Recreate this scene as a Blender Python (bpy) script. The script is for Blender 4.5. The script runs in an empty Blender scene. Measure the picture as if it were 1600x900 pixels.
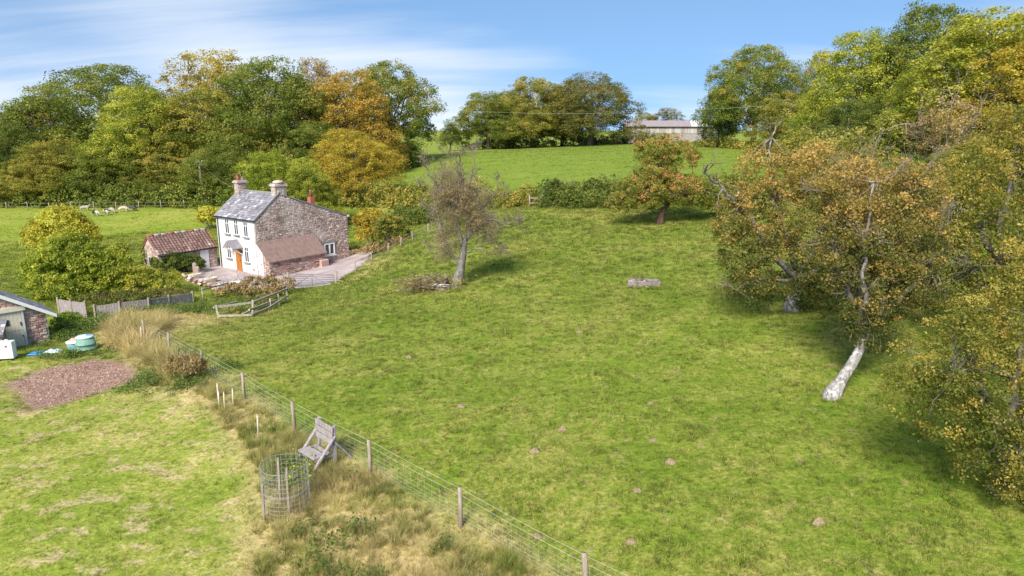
import bpy, bmesh, math, random
import numpy as np
from mathutils import Vector, Matrix
R = math.radians
SC = bpy.context.scene
COL = SC.collection
# ---------------------------------------------------------------- camera
cam_d = bpy.data.cameras.new('camera'); cam = bpy.data.objects.new('camera', cam_d); COL.objects.link(cam)
cam.location = (0, 0, 10.0); cam.rotation_euler = (R(90 - 13.2), 0, 0)
cam_d.sensor_width = 36; cam_d.lens = 24; cam_d.clip_start = .1; cam_d.clip_end = 12000
SC.camera = cam
# ---------------------------------------------------------------- sky, sun, exposure
SUN_DIR = Vector((-0.34, -0.90, 0.86)).normalized()          # towards the sun: left of and a little behind the camera
SUN_EL = math.asin(SUN_DIR.z); SUN_AZ = math.atan2(SUN_DIR.x, SUN_DIR.y)
W = bpy.data.worlds.new('World'); SC.world = W; W.use_nodes = True
nt = W.node_tree; nt.nodes.clear()
def wn(t, **k):
    n = nt.nodes.new(t)
    for a, b in k.items(): setattr(n, a, b)
    return n
sky = wn('ShaderNodeTexSky', sky_type='NISHITA', sun_disc=False, sun_elevation=SUN_EL, sun_rotation=SUN_AZ, altitude=100, air_density=1.0, dust_density=.3, ozone_density=2.0)
tc = wn('ShaderNodeTexCoord'); sep = wn('ShaderNodeSeparateXYZ'); nt.links.new(tc.outputs['Generated'], sep.inputs[0])
def wm(op, a, b=None, c=None):
    n = wn('ShaderNodeMath', operation=op)
    for i, v in enumerate((a, b, c)):
        if v is None: continue
        if isinstance(v, (int, float)): n.inputs[i].default_value = v
        else: nt.links.new(v, n.inputs[i])
    return n.outputs[0]
zc = wm('ADD', wm('MAXIMUM', sep.outputs[2], 0.0), 0.20)
lift = wn('ShaderNodeCombineXYZ'); nt.links.new(sep.outputs[0], lift.inputs[0]); nt.links.new(sep.outputs[1], lift.inputs[1]); nt.links.new(wm('ADD', wm('MULTIPLY', wm('MAXIMUM', sep.outputs[2], 0.0), .85), .26), lift.inputs[2])
nv = wn('ShaderNodeVectorMath', operation='NORMALIZE'); nt.links.new(lift.outputs[0], nv.inputs[0]); nt.links.new(nv.outputs[0], sky.inputs[0])   # clear autumn air: no white band on the horizon
comb = wn('ShaderNodeCombineXYZ')
nt.links.new(wm('DIVIDE', sep.outputs[0], zc), comb.inputs[0]); nt.links.new(wm('DIVIDE', sep.outputs[1], zc), comb.inputs[1])
def wnoise(scale, rot, loc, detail, rough, dist=0):
    mp = wn('ShaderNodeMapping'); mp.inputs['Scale'].default_value = scale; mp.inputs['Rotation'].default_value = (0, 0, R(rot)); mp.inputs['Location'].default_value = loc
    nt.links.new(comb.outputs[0], mp.inputs[0])
    n = wn('ShaderNodeTexNoise'); n.inputs['Scale'].default_value = 1; n.inputs['Detail'].default_value = detail; n.inputs['Roughness'].default_value = rough; n.inputs['Distortion'].default_value = dist
    nt.links.new(mp.outputs[0], n.inputs[0]); return n.outputs[0]
def wramp(v, a, b):
    n = wn('ShaderNodeMapRange', interpolation_type='SMOOTHSTEP'); nt.links.new(v, n.inputs[0]); n.inputs[1].default_value = a; n.inputs[2].default_value = b; return n.outputs[0]
streak = wnoise((.35, 1.5, 1), 10, (6, 6, 0), 7, .60, .4)
bank = wnoise((.34, .30, 1), 0, (12, 9, 0), 3, .5)
cov = wm('ADD', streak, wm('MULTIPLY', wm('SUBTRACT', bank, .5), 2.0))
cloud = wm('MULTIPLY', wm('ADD', wm('MULTIPLY', wramp(cov, .36, .95), .95), .05), .78)
mixc = wn('ShaderNodeMix', data_type='RGBA'); nt.links.new(cloud, mixc.inputs[0]); skyt = wn('ShaderNodeMix', data_type='RGBA', blend_type='MULTIPLY'); skyt.inputs[0].default_value = 1; nt.links.new(sky.outputs[0], skyt.inputs[6]); skyt.inputs[7].default_value = (.84, 1.0, 1.05, 1); nt.links.new(skyt.outputs[2], mixc.inputs[6]); mixc.inputs[7].default_value = (5.4, 5.6, 5.9, 1)
bg = wn('ShaderNodeBackground'); bg.inputs[1].default_value = 0.071; nt.links.new(mixc.outputs[2], bg.inputs[0])
wo = wn('ShaderNodeOutputWorld'); nt.links.new(bg.outputs[0], wo.inputs[0])
sun_d = bpy.data.lights.new('sun', 'SUN'); sun_d.energy = 2.5; sun_d.angle = R(20.0); sun_d.color = (1.0, .93, .82)
sun = bpy.data.objects.new('sun', sun_d); COL.objects.link(sun); sun.rotation_euler = SUN_DIR.to_track_quat('Z', 'Y').to_euler(); sun.location = (-40, -30, 60)
SC.view_settings.view_transform = 'Standard'; SC.view_settings.look = 'None'; SC.view_settings.gamma = 1; SC.view_settings.use_curve_mapping = False
SC.view_settings.exposure = 1.45
SC.render.engine = 'CYCLES'; SC.cycles.max_bounces = 6; SC.cycles.diffuse_bounces = 4; SC.cycles.transmission_bounces = 4; SC.cycles.transparent_max_bounces = 4
SC.cycles.use_denoising = True
# ---------------------------------------------------------------- terrain height (metres; camera stands over the origin)
SURVEY = np.array([(-1.3,15.7,0.0),(-4.2,18.4,0.0),(-7.4,21.6,-0.1),(-10.4,24.8,-0.3),(-13.5,28.2,-0.5),(-16.5,31.4,-0.7),(1.7,13.6,0.1),
(-12.8,17.6,-0.7),(-9.6,18.6,-0.5),(-20.7,25.8,-1.1),(-19.5,28.9,-1.2),(-25.6,33.2,-1.5),(-6.3,14.8,-0.4),(-26.8,36.0,-1.7),(-22.7,34.5,-1.4),
(-23.6,40.4,-1.5),(-30.1,48.0,-2.2),(-26.7,52.2,-2.5),(-27.4,61.0,-2.8),(-22.4,58.2,-2.8),(-16.7,67.2,-2.8),(-16.8,56.3,-2.75),(-17.2,75.7,-2.6),
(-30.5,66.0,-2.8),(-24.0,70.0,-2.8),(-19.3,39.7,-1.3),(-14.9,43.9,-1.6),(-12.9,51.4,-1.9),(-11.3,56.4,-1.3),(-6.6,63.8,0.6),(-7.0,40.1,-0.4),(-3.4,41.0,0.3),
(0.0,24.5,0.5),(1.8,17.0,0.5),(7.5,38.2,1.2),(10.4,20.9,1.4),(4.2,13.2,0.6),(12.4,56.6,2.2),(3.0,63.9,1.8),(11.1,28.5,1.9),(11.4,15.9,1.7),
(19.5,31.1,2.7),(6.3,67.4,2.3),(0.0,107.4,3.2),(-20.5,148.0,4.0),(8.0,173.7,5.0),(34.0,185.2,6.0),(40.9,138.9,6.0),(39.4,118.8,5.4),(51.2,92.3,5.0),
(-62.1,94.3,-2.1),(-44.3,57.7,-2.4),(-52.3,101.6,-1.6),(-78.0,106.8,-1.9),(-79.7,122.4,0.0),(-45.8,122.8,-0.6),(-20.0,107.7,1.2),(-13.4,89.5,0.2),
(-150,60,-4),(-150,170,0),(-60,210,2),(0,280,3),(90,280,5),(60,205,6.3),(130,120,8),(100,40,7),(60,0,4.5),(25,-10,2.0),(0,-15,-.3),(-30,-10,-1.2),(-60,20,-2.6),(-100,0,-5),(-200,300,-4),(220,260,6)], float)
def _tps_k(r):
    return np.where(r > 1e-9, r * r * np.log(np.maximum(r, 1e-9)), 0.0)
def _tps_fit(P, lam=1.5):
    n = len(P); S = 50.0; xy = P[:, :2] / S
    K = _tps_k(np.linalg.norm(xy[:, None] - xy[None], axis=2)) + np.eye(n) * lam * 1e-3
    A = np.zeros((n + 3, n + 3)); A[:n, :n] = K; A[:n, n] = 1; A[:n, n + 1:] = xy; A[n, :n] = 1; A[n + 1:, :n] = xy.T
    return xy, np.linalg.solve(A, np.concatenate([P[:, 2], np.zeros(3)]))
_TXY, _TW = _tps_fit(SURVEY)
def height(x, y):
    x = np.asarray(x, float); y = np.asarray(y, float); sh = x.shape
    q = np.stack([x.ravel(), y.ravel()], 1); out = np.empty(len(q))
    rad = np.linalg.norm(q, axis=1)
    qc = q * (np.minimum(rad, 330.0) / np.maximum(rad, 1e-6))[:, None] / 50.0
    for i in range(0, len(q), 20000):
        b = qc[i:i + 20000]
        out[i:i + 20000] = _tps_k(np.linalg.norm(b[:, None] - _TXY[None], axis=2)) @ _TW[:-3] + _TW[-3] + b @ _TW[-2:]
    t = np.clip((rad - 220.0) / 330.0, 0, 1); t = t * t * (3 - 2 * t)
    out = out * (1 - t) + t * -14.0
    a = np.clip(1 - rad / 260.0, 0, 1)
    out += a * (0.05 * np.sin(q[:, 0] * .9 + 1.3 * np.sin(q[:, 1] * .37)) * np.sin(q[:, 1] * .7 + 2) + 0.03 * np.sin(q[:, 0] * 2.3 + q[:, 1] * 1.1) * np.sin(q[:, 1] * 1.9 - q[:, 0] * .8))
    return out.reshape(sh)
def hz(x, y):
    return float(height(np.array([x]), np.array([y]))[0])
# ---------------------------------------------------------------- helpers: materials
RNG = np.random.default_rng(11)
class N:                                                     # small node-tree writer
    def __init__(s, name):
        s.m = bpy.data.materials.new(name); s.m.use_nodes = True; s.t = s.m.node_tree; s.t.nodes.clear()
        s.out = s.t.nodes.new('ShaderNodeOutputMaterial')
    def n(s, t, **k):
        x = s.t.nodes.new(t)
        for a, b in k.items(): setattr(x, a, b)
        return x
    def put(s, sock, v):
        if isinstance(v, bpy.types.NodeSocket): s.t.links.new(v, sock)
        elif isinstance(v, (tuple, list)) and sock.type == 'RGBA' and len(v) == 3: sock.default_value = (*v, 1)
        else: sock.default_value = v
    def math(s, op, a, b=0, c=0, clamp=False):
        x = s.n('ShaderNodeMath', operation=op, use_clamp=clamp)
        for i, v in enumerate((a, b, c)): s.put(x.inputs[i], v)
        return x.outputs[0]
    def attr(s, name, typ='GEOMETRY'):
        return s.n('ShaderNodeAttribute', attribute_name=name, attribute_type=typ).outputs['Fac']
    def pos(s): return s.n('ShaderNodeNewGeometry').outputs['Position']
    def obj(s): return s.n('ShaderNodeTexCoord').outputs['Object']
    def mapping(s, v, scale=(1, 1, 1), rot=(0, 0, 0), loc=(0, 0, 0)):
        m = s.n('ShaderNodeMapping'); s.put(m.inputs[0], v); m.inputs['Scale'].default_value = scale; m.inputs['Rotation'].default_value = rot; m.inputs['Location'].default_value = loc
        return m.outputs[0]
    def noise(s, v, scale, detail=4, rough=.55, dist=0):
        x = s.n('ShaderNodeTexNoise'); s.put(x.inputs['Vector'], v); x.inputs['Scale'].default_value = scale; x.inputs['Detail'].default_value = detail; x.inputs['Roughness'].default_value = rough; x.inputs['Distortion'].default_value = dist
        return x.outputs[0]
    def voro(s, v, scale, out='Distance', rnd=1):
        x = s.n('ShaderNodeTexVoronoi'); s.put(x.inputs['Vector'], v); x.inputs['Scale'].default_value = scale; x.inputs['Randomness'].default_value = rnd
        return x.outputs[out]
    def rng(s, v, a, b, lo=0, hi=1):
        x = s.n('ShaderNodeMapRange', interpolation_type='SMOOTHSTEP'); s.put(x.inputs[0], v)
        for i, q in enumerate((a, b, lo, hi)): x.inputs[i + 1].default_value = q
        return x.outputs[0]
    def mix(s, f, a, b, mode='MIX'):
        x = s.n('ShaderNodeMix', data_type='RGBA', blend_type=mode); s.put(x.inputs[0], f); s.put(x.inputs[6], a); s.put(x.inputs[7], b); return x.outputs[2]
    def ramp(s, v, stops):
        x = s.n('ShaderNodeValToRGB'); s.put(x.inputs[0], v); e = x.color_ramp.elements
        while len(e) < len(stops): e.new(.5)
        for i, (p, c) in enumerate(stops): e[i].position = p; e[i].color = (*c, 1)
        return x.outputs[0]
    def bump(s, h, strength=.3, dist=.02):
        x = s.n('ShaderNodeBump'); s.put(x.inputs['Height'], h); x.inputs['Strength'].default_value = strength; x.inputs['Distance'].default_value = dist; return x.outputs[0]
    def princ(s, col, rough=.8, metal=0, spec=.3, normal=None, **k):
        p = s.n('ShaderNodeBsdfPrincipled'); s.put(p.inputs['Base Color'], col); s.put(p.inputs['Roughness'], rough); p.inputs['Metallic'].default_value = metal; p.inputs['Specular IOR Level'].default_value = spec
        if normal is not None: s.put(p.inputs['Normal'], normal)
        for a, b in k.items(): s.put(p.inputs[a], b)
        s.t.links.new(p.outputs[0], s.out.inputs[0]); return s.m
    def leafy(s, col, trans=.3, rough=.5):
        d = s.n('ShaderNodeBsdfPrincipled'); s.put(d.inputs['Base Color'], col); d.inputs['Roughness'].default_value = rough; d.inputs['Specular IOR Level'].default_value = .18
        t = s.n('ShaderNodeBsdfTranslucent'); s.put(t.inputs[0], s.mix(1.0, col, (1.0, 1.0, .55), 'MULTIPLY'))
        m = s.n('ShaderNodeMixShader'); m.inputs[0].default_value = trans
        s.t.links.new(d.outputs[0], m.inputs[1]); s.t.links.new(t.outputs[0], m.inputs[2]); s.t.links.new(m.outputs[0], s.out.inputs[0]); return s.m
M = {}
def simple(name, c1, c2=None, scale=6, rough=.8, metal=0, spec=.3, bump=.15, stretch=(1, 1, 1), tint=0):
    n = N(name); p = n.mapping(n.obj(), stretch); f = n.noise(p, scale, 6, .6)
    col = n.mix(n.rng(f, .3, .7), c1, c2 or tuple(x * .6 for x in c1))
    if tint: col = n.mix(n.math('MULTIPLY', n.attr('tint'), tint), col, (.05, .045, .04))
    M[name] = n.princ(col, rough, metal, spec, n.bump(f, bump, .02)); return M[name]
def leaf_mat(name, stops, trans=.46, patch=.45, scale=.22):
    """tint per leaf (0..1) pushed about by slow patches through the crown, read off a ramp of real leaf colours"""
    n = N(name); t = n.attr('tint'); pn = n.noise(n.pos(), scale, 3, .5)
    v = n.math('ADD', t, n.math('MULTIPLY', n.math('SUBTRACT', pn, .5), patch * 2), clamp=True)
    M[name] = n.leafy(n.ramp(v, [(p, tuple(min(c * 2.3, .60 + c * .1) for c in col)) for p, col in stops]), trans); return M[name]
# ---------------------------------------------------------------- helpers: meshes
def link(o, parent=None):
    COL.objects.link(o)
    if parent is not None: o.parent = parent
    return o
def tag(o, label=None, cat=None, group=None, kind=None):
    if label: o['label'] = label
    if cat: o['category'] = cat
    if group: o['group'] = group
    if kind: o['kind'] = kind
    return o
def thing(name, label, cat, loc=(0, 0, 0), rz=0, group=None):
    o = bpy.data.objects.new(name, None); o.empty_display_size = .3; COL.objects.link(o); o.location = loc; o.rotation_euler = (0, 0, rz)
    return tag(o, label, cat, group)
def np_mesh(name, V, F, mat=None, tint=None, smooth=False, attrs=None):
    V = np.asarray(V, np.float32); F = np.asarray(F, np.int32); k = F.shape[1]
    me = bpy.data.meshes.new(name); me.vertices.add(len(V)); me.vertices.foreach_set('co', V.ravel())
    me.loops.add(F.size); me.loops.foreach_set('vertex_index', F.ravel())
    me.polygons.add(len(F)); me.polygons.foreach_set('loop_start', np.arange(0, F.size, k, dtype=np.int32))
    if smooth: me.polygons.foreach_set('use_smooth', np.ones(len(F), bool))
    me.update(calc_edges=True)
    if tint is not None:
        a = me.attributes.new('tint', 'FLOAT', 'FACE'); a.data.foreach_set('value', np.asarray(tint, np.float32))
    for nm, v in (attrs or {}).items():
        a = me.attributes.new(nm, 'FLOAT', 'POINT'); a.data.foreach_set('value', np.asarray(v, np.float32))
    if mat: me.materials.append(mat)
    return me
class MB:
    def __init__(s): s.v = []; s.f = []; s.t = []
    def add(s, vs, fs, t=.5):
        b = len(s.v); s.v += [tuple(v) for v in vs]; s.f += [[b + i for i in f] for f in fs]; s.t += [t] * len(fs); return s
    def box(s, c, size, rot=None, t=.5, taper=1.0):
        hx, hy, hz_ = size[0] / 2, size[1] / 2, size[2] / 2
        vs = [Vector((x * hx * (taper if z > 0 else 1), y * hy * (taper if z > 0 else 1), z * hz_)) for x in (-1, 1) for y in (-1, 1) for z in (-1, 1)]
        if rot is not None: vs = [rot @ v for v in vs]
        c = Vector(c)
        return s.add([v + c for v in vs], [(0, 1, 3, 2), (4, 6, 7, 5), (0, 4, 5, 1), (2, 3, 7, 6), (0, 2, 6, 4), (1, 5, 7, 3)], t)
    def bar(s, a, b, w, h, t=.5, up=(0, 0, 1), w2=None, h2=None):
        a, b = Vector(a), Vector(b); d = (b - a).normalized(); u = Vector(up)
        if abs(d.dot(u)) > .97: u = Vector((1, 0, 0))
        x = d.cross(u).normalized(); y = x.cross(d).normalized()
        w2 = w2 or w; h2 = h2 or h
        vs = []
        for p, ww, hh in ((a, w, h), (b, w2, h2)):
            for sx, sy in ((-1, -1), (1, -1), (1, 1), (-1, 1)): vs.append(p + x * sx * ww / 2 + y * sy * hh / 2)
        return s.add(vs, [(0, 1, 2, 3), (7, 6, 5, 4), (0, 4, 5, 1), (1, 5, 6, 2), (2, 6, 7, 3), (3, 7, 4, 0)], t)
    def tube(s, pts, radii, k=6, cap=True, t=.5):
        pts = [Vector(p) for p in pts]; vs = []; fs = []; n = len(pts)
        if not hasattr(radii, '__len__'): radii = [radii] * n
        u = None
        for i, p in enumerate(pts):
            d = (pts[min(i + 1, n - 1)] - pts[max(i - 1, 0)]).normalized()
            if u is None: u = d.orthogonal().normalized()
            u = (u - d * u.dot(d)); u = u.normalized() if u.length > 1e-6 else d.orthogonal().normalized()
            w = d.cross(u)
            for j in range(k):
                a = 2 * math.pi * j / k; vs.append(p + (u * math.cos(a) + w * math.sin(a)) * radii[i])
        for i in range(n - 1):
            for j in range(k):
                fs.append((i * k + j, i * k + (j + 1) % k, (i + 1) * k + (j + 1) % k, (i + 1) * k + j))
        if cap: fs.append(tuple(range(k))[::-1]); fs.append(tuple((n - 1) * k + j for j in range(k)))
        return s.add(vs, fs, t)
    def lathe(s, prof, k=16, c=(0, 0, 0), t=.5, cap=True):
        vs = []; fs = []
        for r, z in prof:
            for j in range(k):
                a = 2 * math.pi * j / k; vs.append((c[0] + r * math.cos(a), c[1] + r * math.sin(a), c[2] + z))
        for i in range(len(prof) - 1):
            for j in range(k): fs.append((i * k + j, i * k + (j + 1) % k, (i + 1) * k + (j + 1) % k, (i + 1) * k + j))
        if cap: fs.append(tuple(range(k))[::-1]); fs.append(tuple((len(prof) - 1) * k + j for j in range(k)))
        return s.add(vs, fs, t)
    def prism(s, poly, a, b, t=.5):
        """poly: list of 3d points, extruded by vector (b - a)"""
        d = Vector(b) - Vector(a); n = len(poly); vs = [Vector(p) for p in poly] + [Vector(p) + d for p in poly]
        return s.add(vs, [tuple(range(n))[::-1], tuple(range(n, 2 * n))] + [(i, (i + 1) % n, n + (i + 1) % n, n + i) for i in range(n)], t)
    def mesh(s, name, mat, smooth=False, bevel=0):
        me = bpy.data.meshes.new(name); me.from_pydata([tuple(v) for v in s.v], [], s.f)
        a = me.attributes.new('tint', 'FLOAT', 'FACE'); a.data.foreach_set('value', np.asarray(s.t, np.float32))
        bm = bmesh.new(); bm.from_mesh(me); bmesh.ops.recalc_face_normals(bm, faces=bm.faces)
        if bevel: bmesh.ops.bevel(bm, geom=bm.edges[:], offset=bevel, segments=1, affect='EDGES', profile=.5)
        bm.to_mesh(me); bm.free()
        if smooth: me.polygons.foreach_set('use_smooth', [True] * len(me.polygons))
        if mat: me.materials.append(M[mat] if isinstance(mat, str) else mat)
        return me
    def build(s, name, mat, parent=None, smooth=False, bevel=0, kind=None):
        o = link(bpy.data.objects.new(name, s.mesh(name, mat, smooth, bevel)), parent)
        if kind: o['kind'] = kind
        return o
def obj(name, me, parent=None, kind=None):
    o = link(bpy.data.objects.new(name, me), parent)
    if kind: o['kind'] = kind
    return o
# ---------------------------------------------------------------- helpers: foliage
def unit(a): return a / np.maximum(np.linalg.norm(a, axis=-1, keepdims=True), 1e-9)
def leaf_quads(C, Nn, size, rng, aspect=.62, spread=.5):
    n = len(C); nn = unit(Nn * (1 - spread) + rng.normal(size=(n, 3)) * spread * .8)
    r = rng.normal(size=(n, 3)); a = unit(np.cross(nn, r)); b = np.cross(nn, a)
    s = (size * rng.uniform(.45, 1.4, n))[:, None] * .5
    V = np.stack([C - a * s, C + b * s * aspect - nn * s * .12, C + a * s, C - b * s * aspect - nn * s * .12], 1).reshape(-1, 3)
    return V, np.arange(4 * n, dtype=np.int32).reshape(-1, 4)
def crown_points(blobs, n_clump, clump_r, per, rng, inner=.25, low=-.45, flat=.75, tvar=.16, top_tint=.1, core=.72):
    B = np.array([b if len(b) == 6 else (*b[:3], b[3], b[3], b[3]) for b in blobs], float)
    w = (B[:, 3] * B[:, 4] + B[:, 4] * B[:, 5] + B[:, 3] * B[:, 5]); w /= w.sum()
    K = []; D = []
    tries = 0
    while len(K) < n_clump and tries < n_clump * 40:
        tries += 1
        i = rng.choice(len(B), p=w); d = unit(rng.normal(size=3))
        if d[2] < low: continue
        rr = rng.uniform(.35, .8) if rng.random() < inner else rng.uniform(.84, 1.04)
        p = B[i, :3] + d * B[i, 3:] * rr
        if p[2] < .25: continue
        if rr > .8:
            q = (p - B[:, :3]) / B[:, 3:]; q = np.linalg.norm(q, axis=1); q[i] = 9
            if q.min() < core: continue
        K.append(p); D.append(d)
    K = np.array(K); D = np.array(D); n = len(K)
    cr = clump_r * rng.uniform(.55, 1.35, n); zmin, zmax = K[:, 2].min(), K[:, 2].max()
    kt = rng.normal(.45, tvar, n) + top_tint * ((K[:, 2] - zmin) / max(zmax - zmin, 1e-3) - .5)
    idx = np.repeat(np.arange(n), per); m = len(idx)
    dd = unit(rng.normal(size=(m, 3)) + D[idx] * .7 + np.array([0, 0, .35]))
    rad = rng.random(m) ** .45
    off = dd * rad[:, None] * cr[idx][:, None]; off[:, 2] *= flat
    C = K[idx] + off
    Nn = unit(dd * .65 + np.array([0, 0, .35]) + D[idx] * .25)
    return K, C, Nn, np.clip(kt[idx] + rng.normal(0, .065, m), 0, 1)
def grow(mb, p, d, length, r, depth, rng, spread=.5, up=.15, k=5, seg=3, droop=0, minr=.006, kids=3, tips=None):
    """a limb that forks"""
    pts = [Vector(p)]; rr = [r]; dv = Vector(d).normalized()
    for i in range(seg):
        j = Vector(rng.normal(size=3)) * .16
        dv = (dv + j + Vector((0, 0, up * .3 - droop * (i + 1) / seg))).normalized()
        pts.append(pts[-1] + dv * length / seg); rr.append(max(r * (1 - .55 * (i + 1) / seg), minr))
    mb.tube(pts, rr, k=k, cap=False)
    if tips is not None and depth <= 1: tips.append(tuple(pts[-1])); tips.append(tuple(pts[-2]))
    if depth <= 0: return
    for c in range(kids):
        t = rng.uniform(.35, 1.0) if c else 1.0
        i = min(int(t * seg), seg - 1); q = pts[i].lerp(pts[i + 1], t * seg - i)
        ax = Vector(rng.normal(size=3)).cross(dv).normalized()
        nd = (dv + ax * rng.uniform(.4, 1.2) * spread * 1.6).normalized()
        grow(mb, q, nd, length * rng.uniform(.55, .85), max(rr[i] * rng.uniform(.45, .7), minr), depth - 1, rng, spread, up, max(3, k - 1), seg, droop, minr, kids, tips)
def branch_to(mb, a, b, r0, r1, rng, k=5, seg=4, sag=.1):
    a, b = Vector(a), Vector(b); L = (b - a).length; pts = []; rr = []
    for i in range(seg + 1):
        t = i / seg; j = Vector(rng.normal(size=3)) * L * .05 * (1 if 0 < i < seg else 0)
        pts.append(a.lerp(b, t) + j + Vector((0, 0, sag * L * math.sin(t * math.pi)))); rr.append(r0 + (r1 - r0) * t)
    mb.tube(pts, rr, k=k, cap=False); return pts
# ---------------------------------------------------------------- ground: one sheet to the horizon, its zones as weights on the vertices
LAWN = [(-40,26),(-32,30),(-25.9,33.2),(-23.6,33.3),(-20.5,31.0),(-17.0,27.2),(-15.6,27.3),(-13.2,26.0),(-11.2,23.4),(-8.9,20.6),(-7.6,18.2),(-7.2,16.4),(-6.4,14.6),(-5.6,11.5),(-5,6),(-40,6)]
SOIL = [(-23.2,29.3),(-22.8,31.1),(-20.96,32.6),(-19.4,31.9),(-17.2,29.9),(-16.3,28.7),(-17.0,27.4),(-17.6,26.6),(-19.1,25.2)]
STRIP = [(-24.5,41.5),(-21,41),(-18.6,34.2),(-16.5,31.6),(-13.4,28.3),(-10.3,24.9),(-7.3,21.7),(-4.0,18.4),(-1.0,15.5),(1.9,12.6),(5,9),(6,5),(-5,6),(-5.6,11.5),(-6.4,14.6),(-7.2,16.4),(-7.6,18.2),(-8.9,20.6),(-11.2,23.4),(-13.2,26.0),(-15.6,27.3),(-16.2,28.7),(-19.0,32.2),(-21.6,34.6),(-23.5,37.5)]
FIELD = [(-19.5,106),(-14,92),(-6,82),(1,77),(6,70.5),(14,67.5),(22,67.5),(30,78),(37,98),(44,122),(46,150),(40,186),(10,176),(-20,152)]
MEADOW = [(-110,110),(-78,105),(-50,101),(-40,98),(-36,80),(-33,66),(-45,56),(-80,60),(-120,80)]
YARD = [(-28.2,57.2),(-28.9,60.6),(-30.6,62.4),(-29.0,65.5),(-22,73.5),(-15.4,71.5),(-13.4,66.6),(-12.9,62.5),(-13.3,58.0),(-14.6,53.4),(-18.6,54.2),(-23.4,53.4)]
GARDEN = [(-33,47),(-22.6,49.4),(-23.8,54.0),(-28.2,57.6),(-31,60),(-40,58)]
def poly_sd(P, x, y):
    """signed distance to a polygon, + inside"""
    P = np.array(P, float); q = np.stack([x, y], -1).reshape(-1, 2); d = np.full(len(q), 1e9); ins = np.zeros(len(q), bool)
    for a, b in zip(P, np.roll(P, -1, 0)):
        e = b - a; w = q - a; t = np.clip((w @ e) / (e @ e), 0, 1); d = np.minimum(d, np.linalg.norm(w - t[:, None] * e, axis=1))
        c1 = (a[1] <= q[:, 1]) != (b[1] <= q[:, 1])
        xi = a[0] + (q[:, 1] - a[1]) / np.where(abs(b[1] - a[1]) < 1e-9, 1e-9, b[1] - a[1]) * (b[0] - a[0])
        ins ^= c1 & (q[:, 0] < xi)
    return np.where(ins, d, -d).reshape(np.shape(x))
def wob(x, y): return .35 * np.sin(x * 1.7 + 2 * np.sin(y * .9)) * np.sin(y * 1.3 + .5) + .2 * np.sin(x * 4.1 + y * 2.7)
def zone(P, x, y, soft=.5): return np.clip((poly_sd(P, x, y) + wob(x, y) * soft) / (soft * 1.2) + .5, 0, 1)
# cow-trodden and mole-turned bare spots in the paddock and lawn
BARE = [(0.63,15.04,.16),(3.31,16.38,.2),(4.47,17.66,.2),(2.83,14.48,.2),(1.64,20.28,.2),(0.71,18.93,.2),(4.7,21.49,.22),(-1.81,22.59,.2),(3.09,30.1,.25),(4.27,19.09,.2),(7.11,14.13,.2),(-4.47,28.31,.25)]
def axis_pts(lo, hi, step, far):
    a = list(np.arange(lo, hi + 1e-6, step)); s = step
    b = []; v = hi
    while v < far: s = s * 1.22; v += s; b.append(v)
    c_ = []; v = lo; s = step
    while v > -far: s = s * 1.22; v -= s; c_.append(v)
    return np.array(c_[::-1] + a + b)
def make_ground():
    xs = axis_pts(-34, 22, .42, 6000); ys = axis_pts(7, 78, .42, 6000); ys = ys[ys > -400]
    X, Y = np.meshgrid(xs, ys); Z = height(X, Y)
    Z = Z - .05 * zone(SOIL, X, Y, .3)
    for bx, by, br in BARE:
        d = np.hypot(X - bx, Y - by); Z = Z + .0 * d
    ny, nx = X.shape; V = np.stack([X, Y, Z], -1).reshape(-1, 3)
    i = np.arange(ny * nx).reshape(ny, nx)
    Fq = np.stack([i[:-1, :-1], i[:-1, 1:], i[1:, 1:], i[1:, :-1]], -1).reshape(-1, 4)
    at = {'lawn': zone(LAWN, X, Y), 'soil': zone(SOIL, X, Y, .55), 'dry': zone(STRIP, X, Y, .8), 'field': zone(FIELD, X, Y, .8), 'meadow': np.maximum(zone(MEADOW, X, Y, 1.5), zone(GARDEN, X, Y, .5))}
    at['dry'] = np.clip(at['dry'] + .75 * np.exp(-(((X + 20.5) / 3.2) ** 2 + ((Y - 39.5) / 4.5) ** 2)) + .8 * np.exp(-(((X + 12.4) / 1.6) ** 2 + ((Y - 57.0) / 5.0) ** 2)), 0, 1)
    me = np_mesh('ground', V, Fq, ground_mat(), smooth=True, attrs={k: v.ravel() for k, v in at.items()})
    return tag(obj('ground', me), kind='structure')
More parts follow.
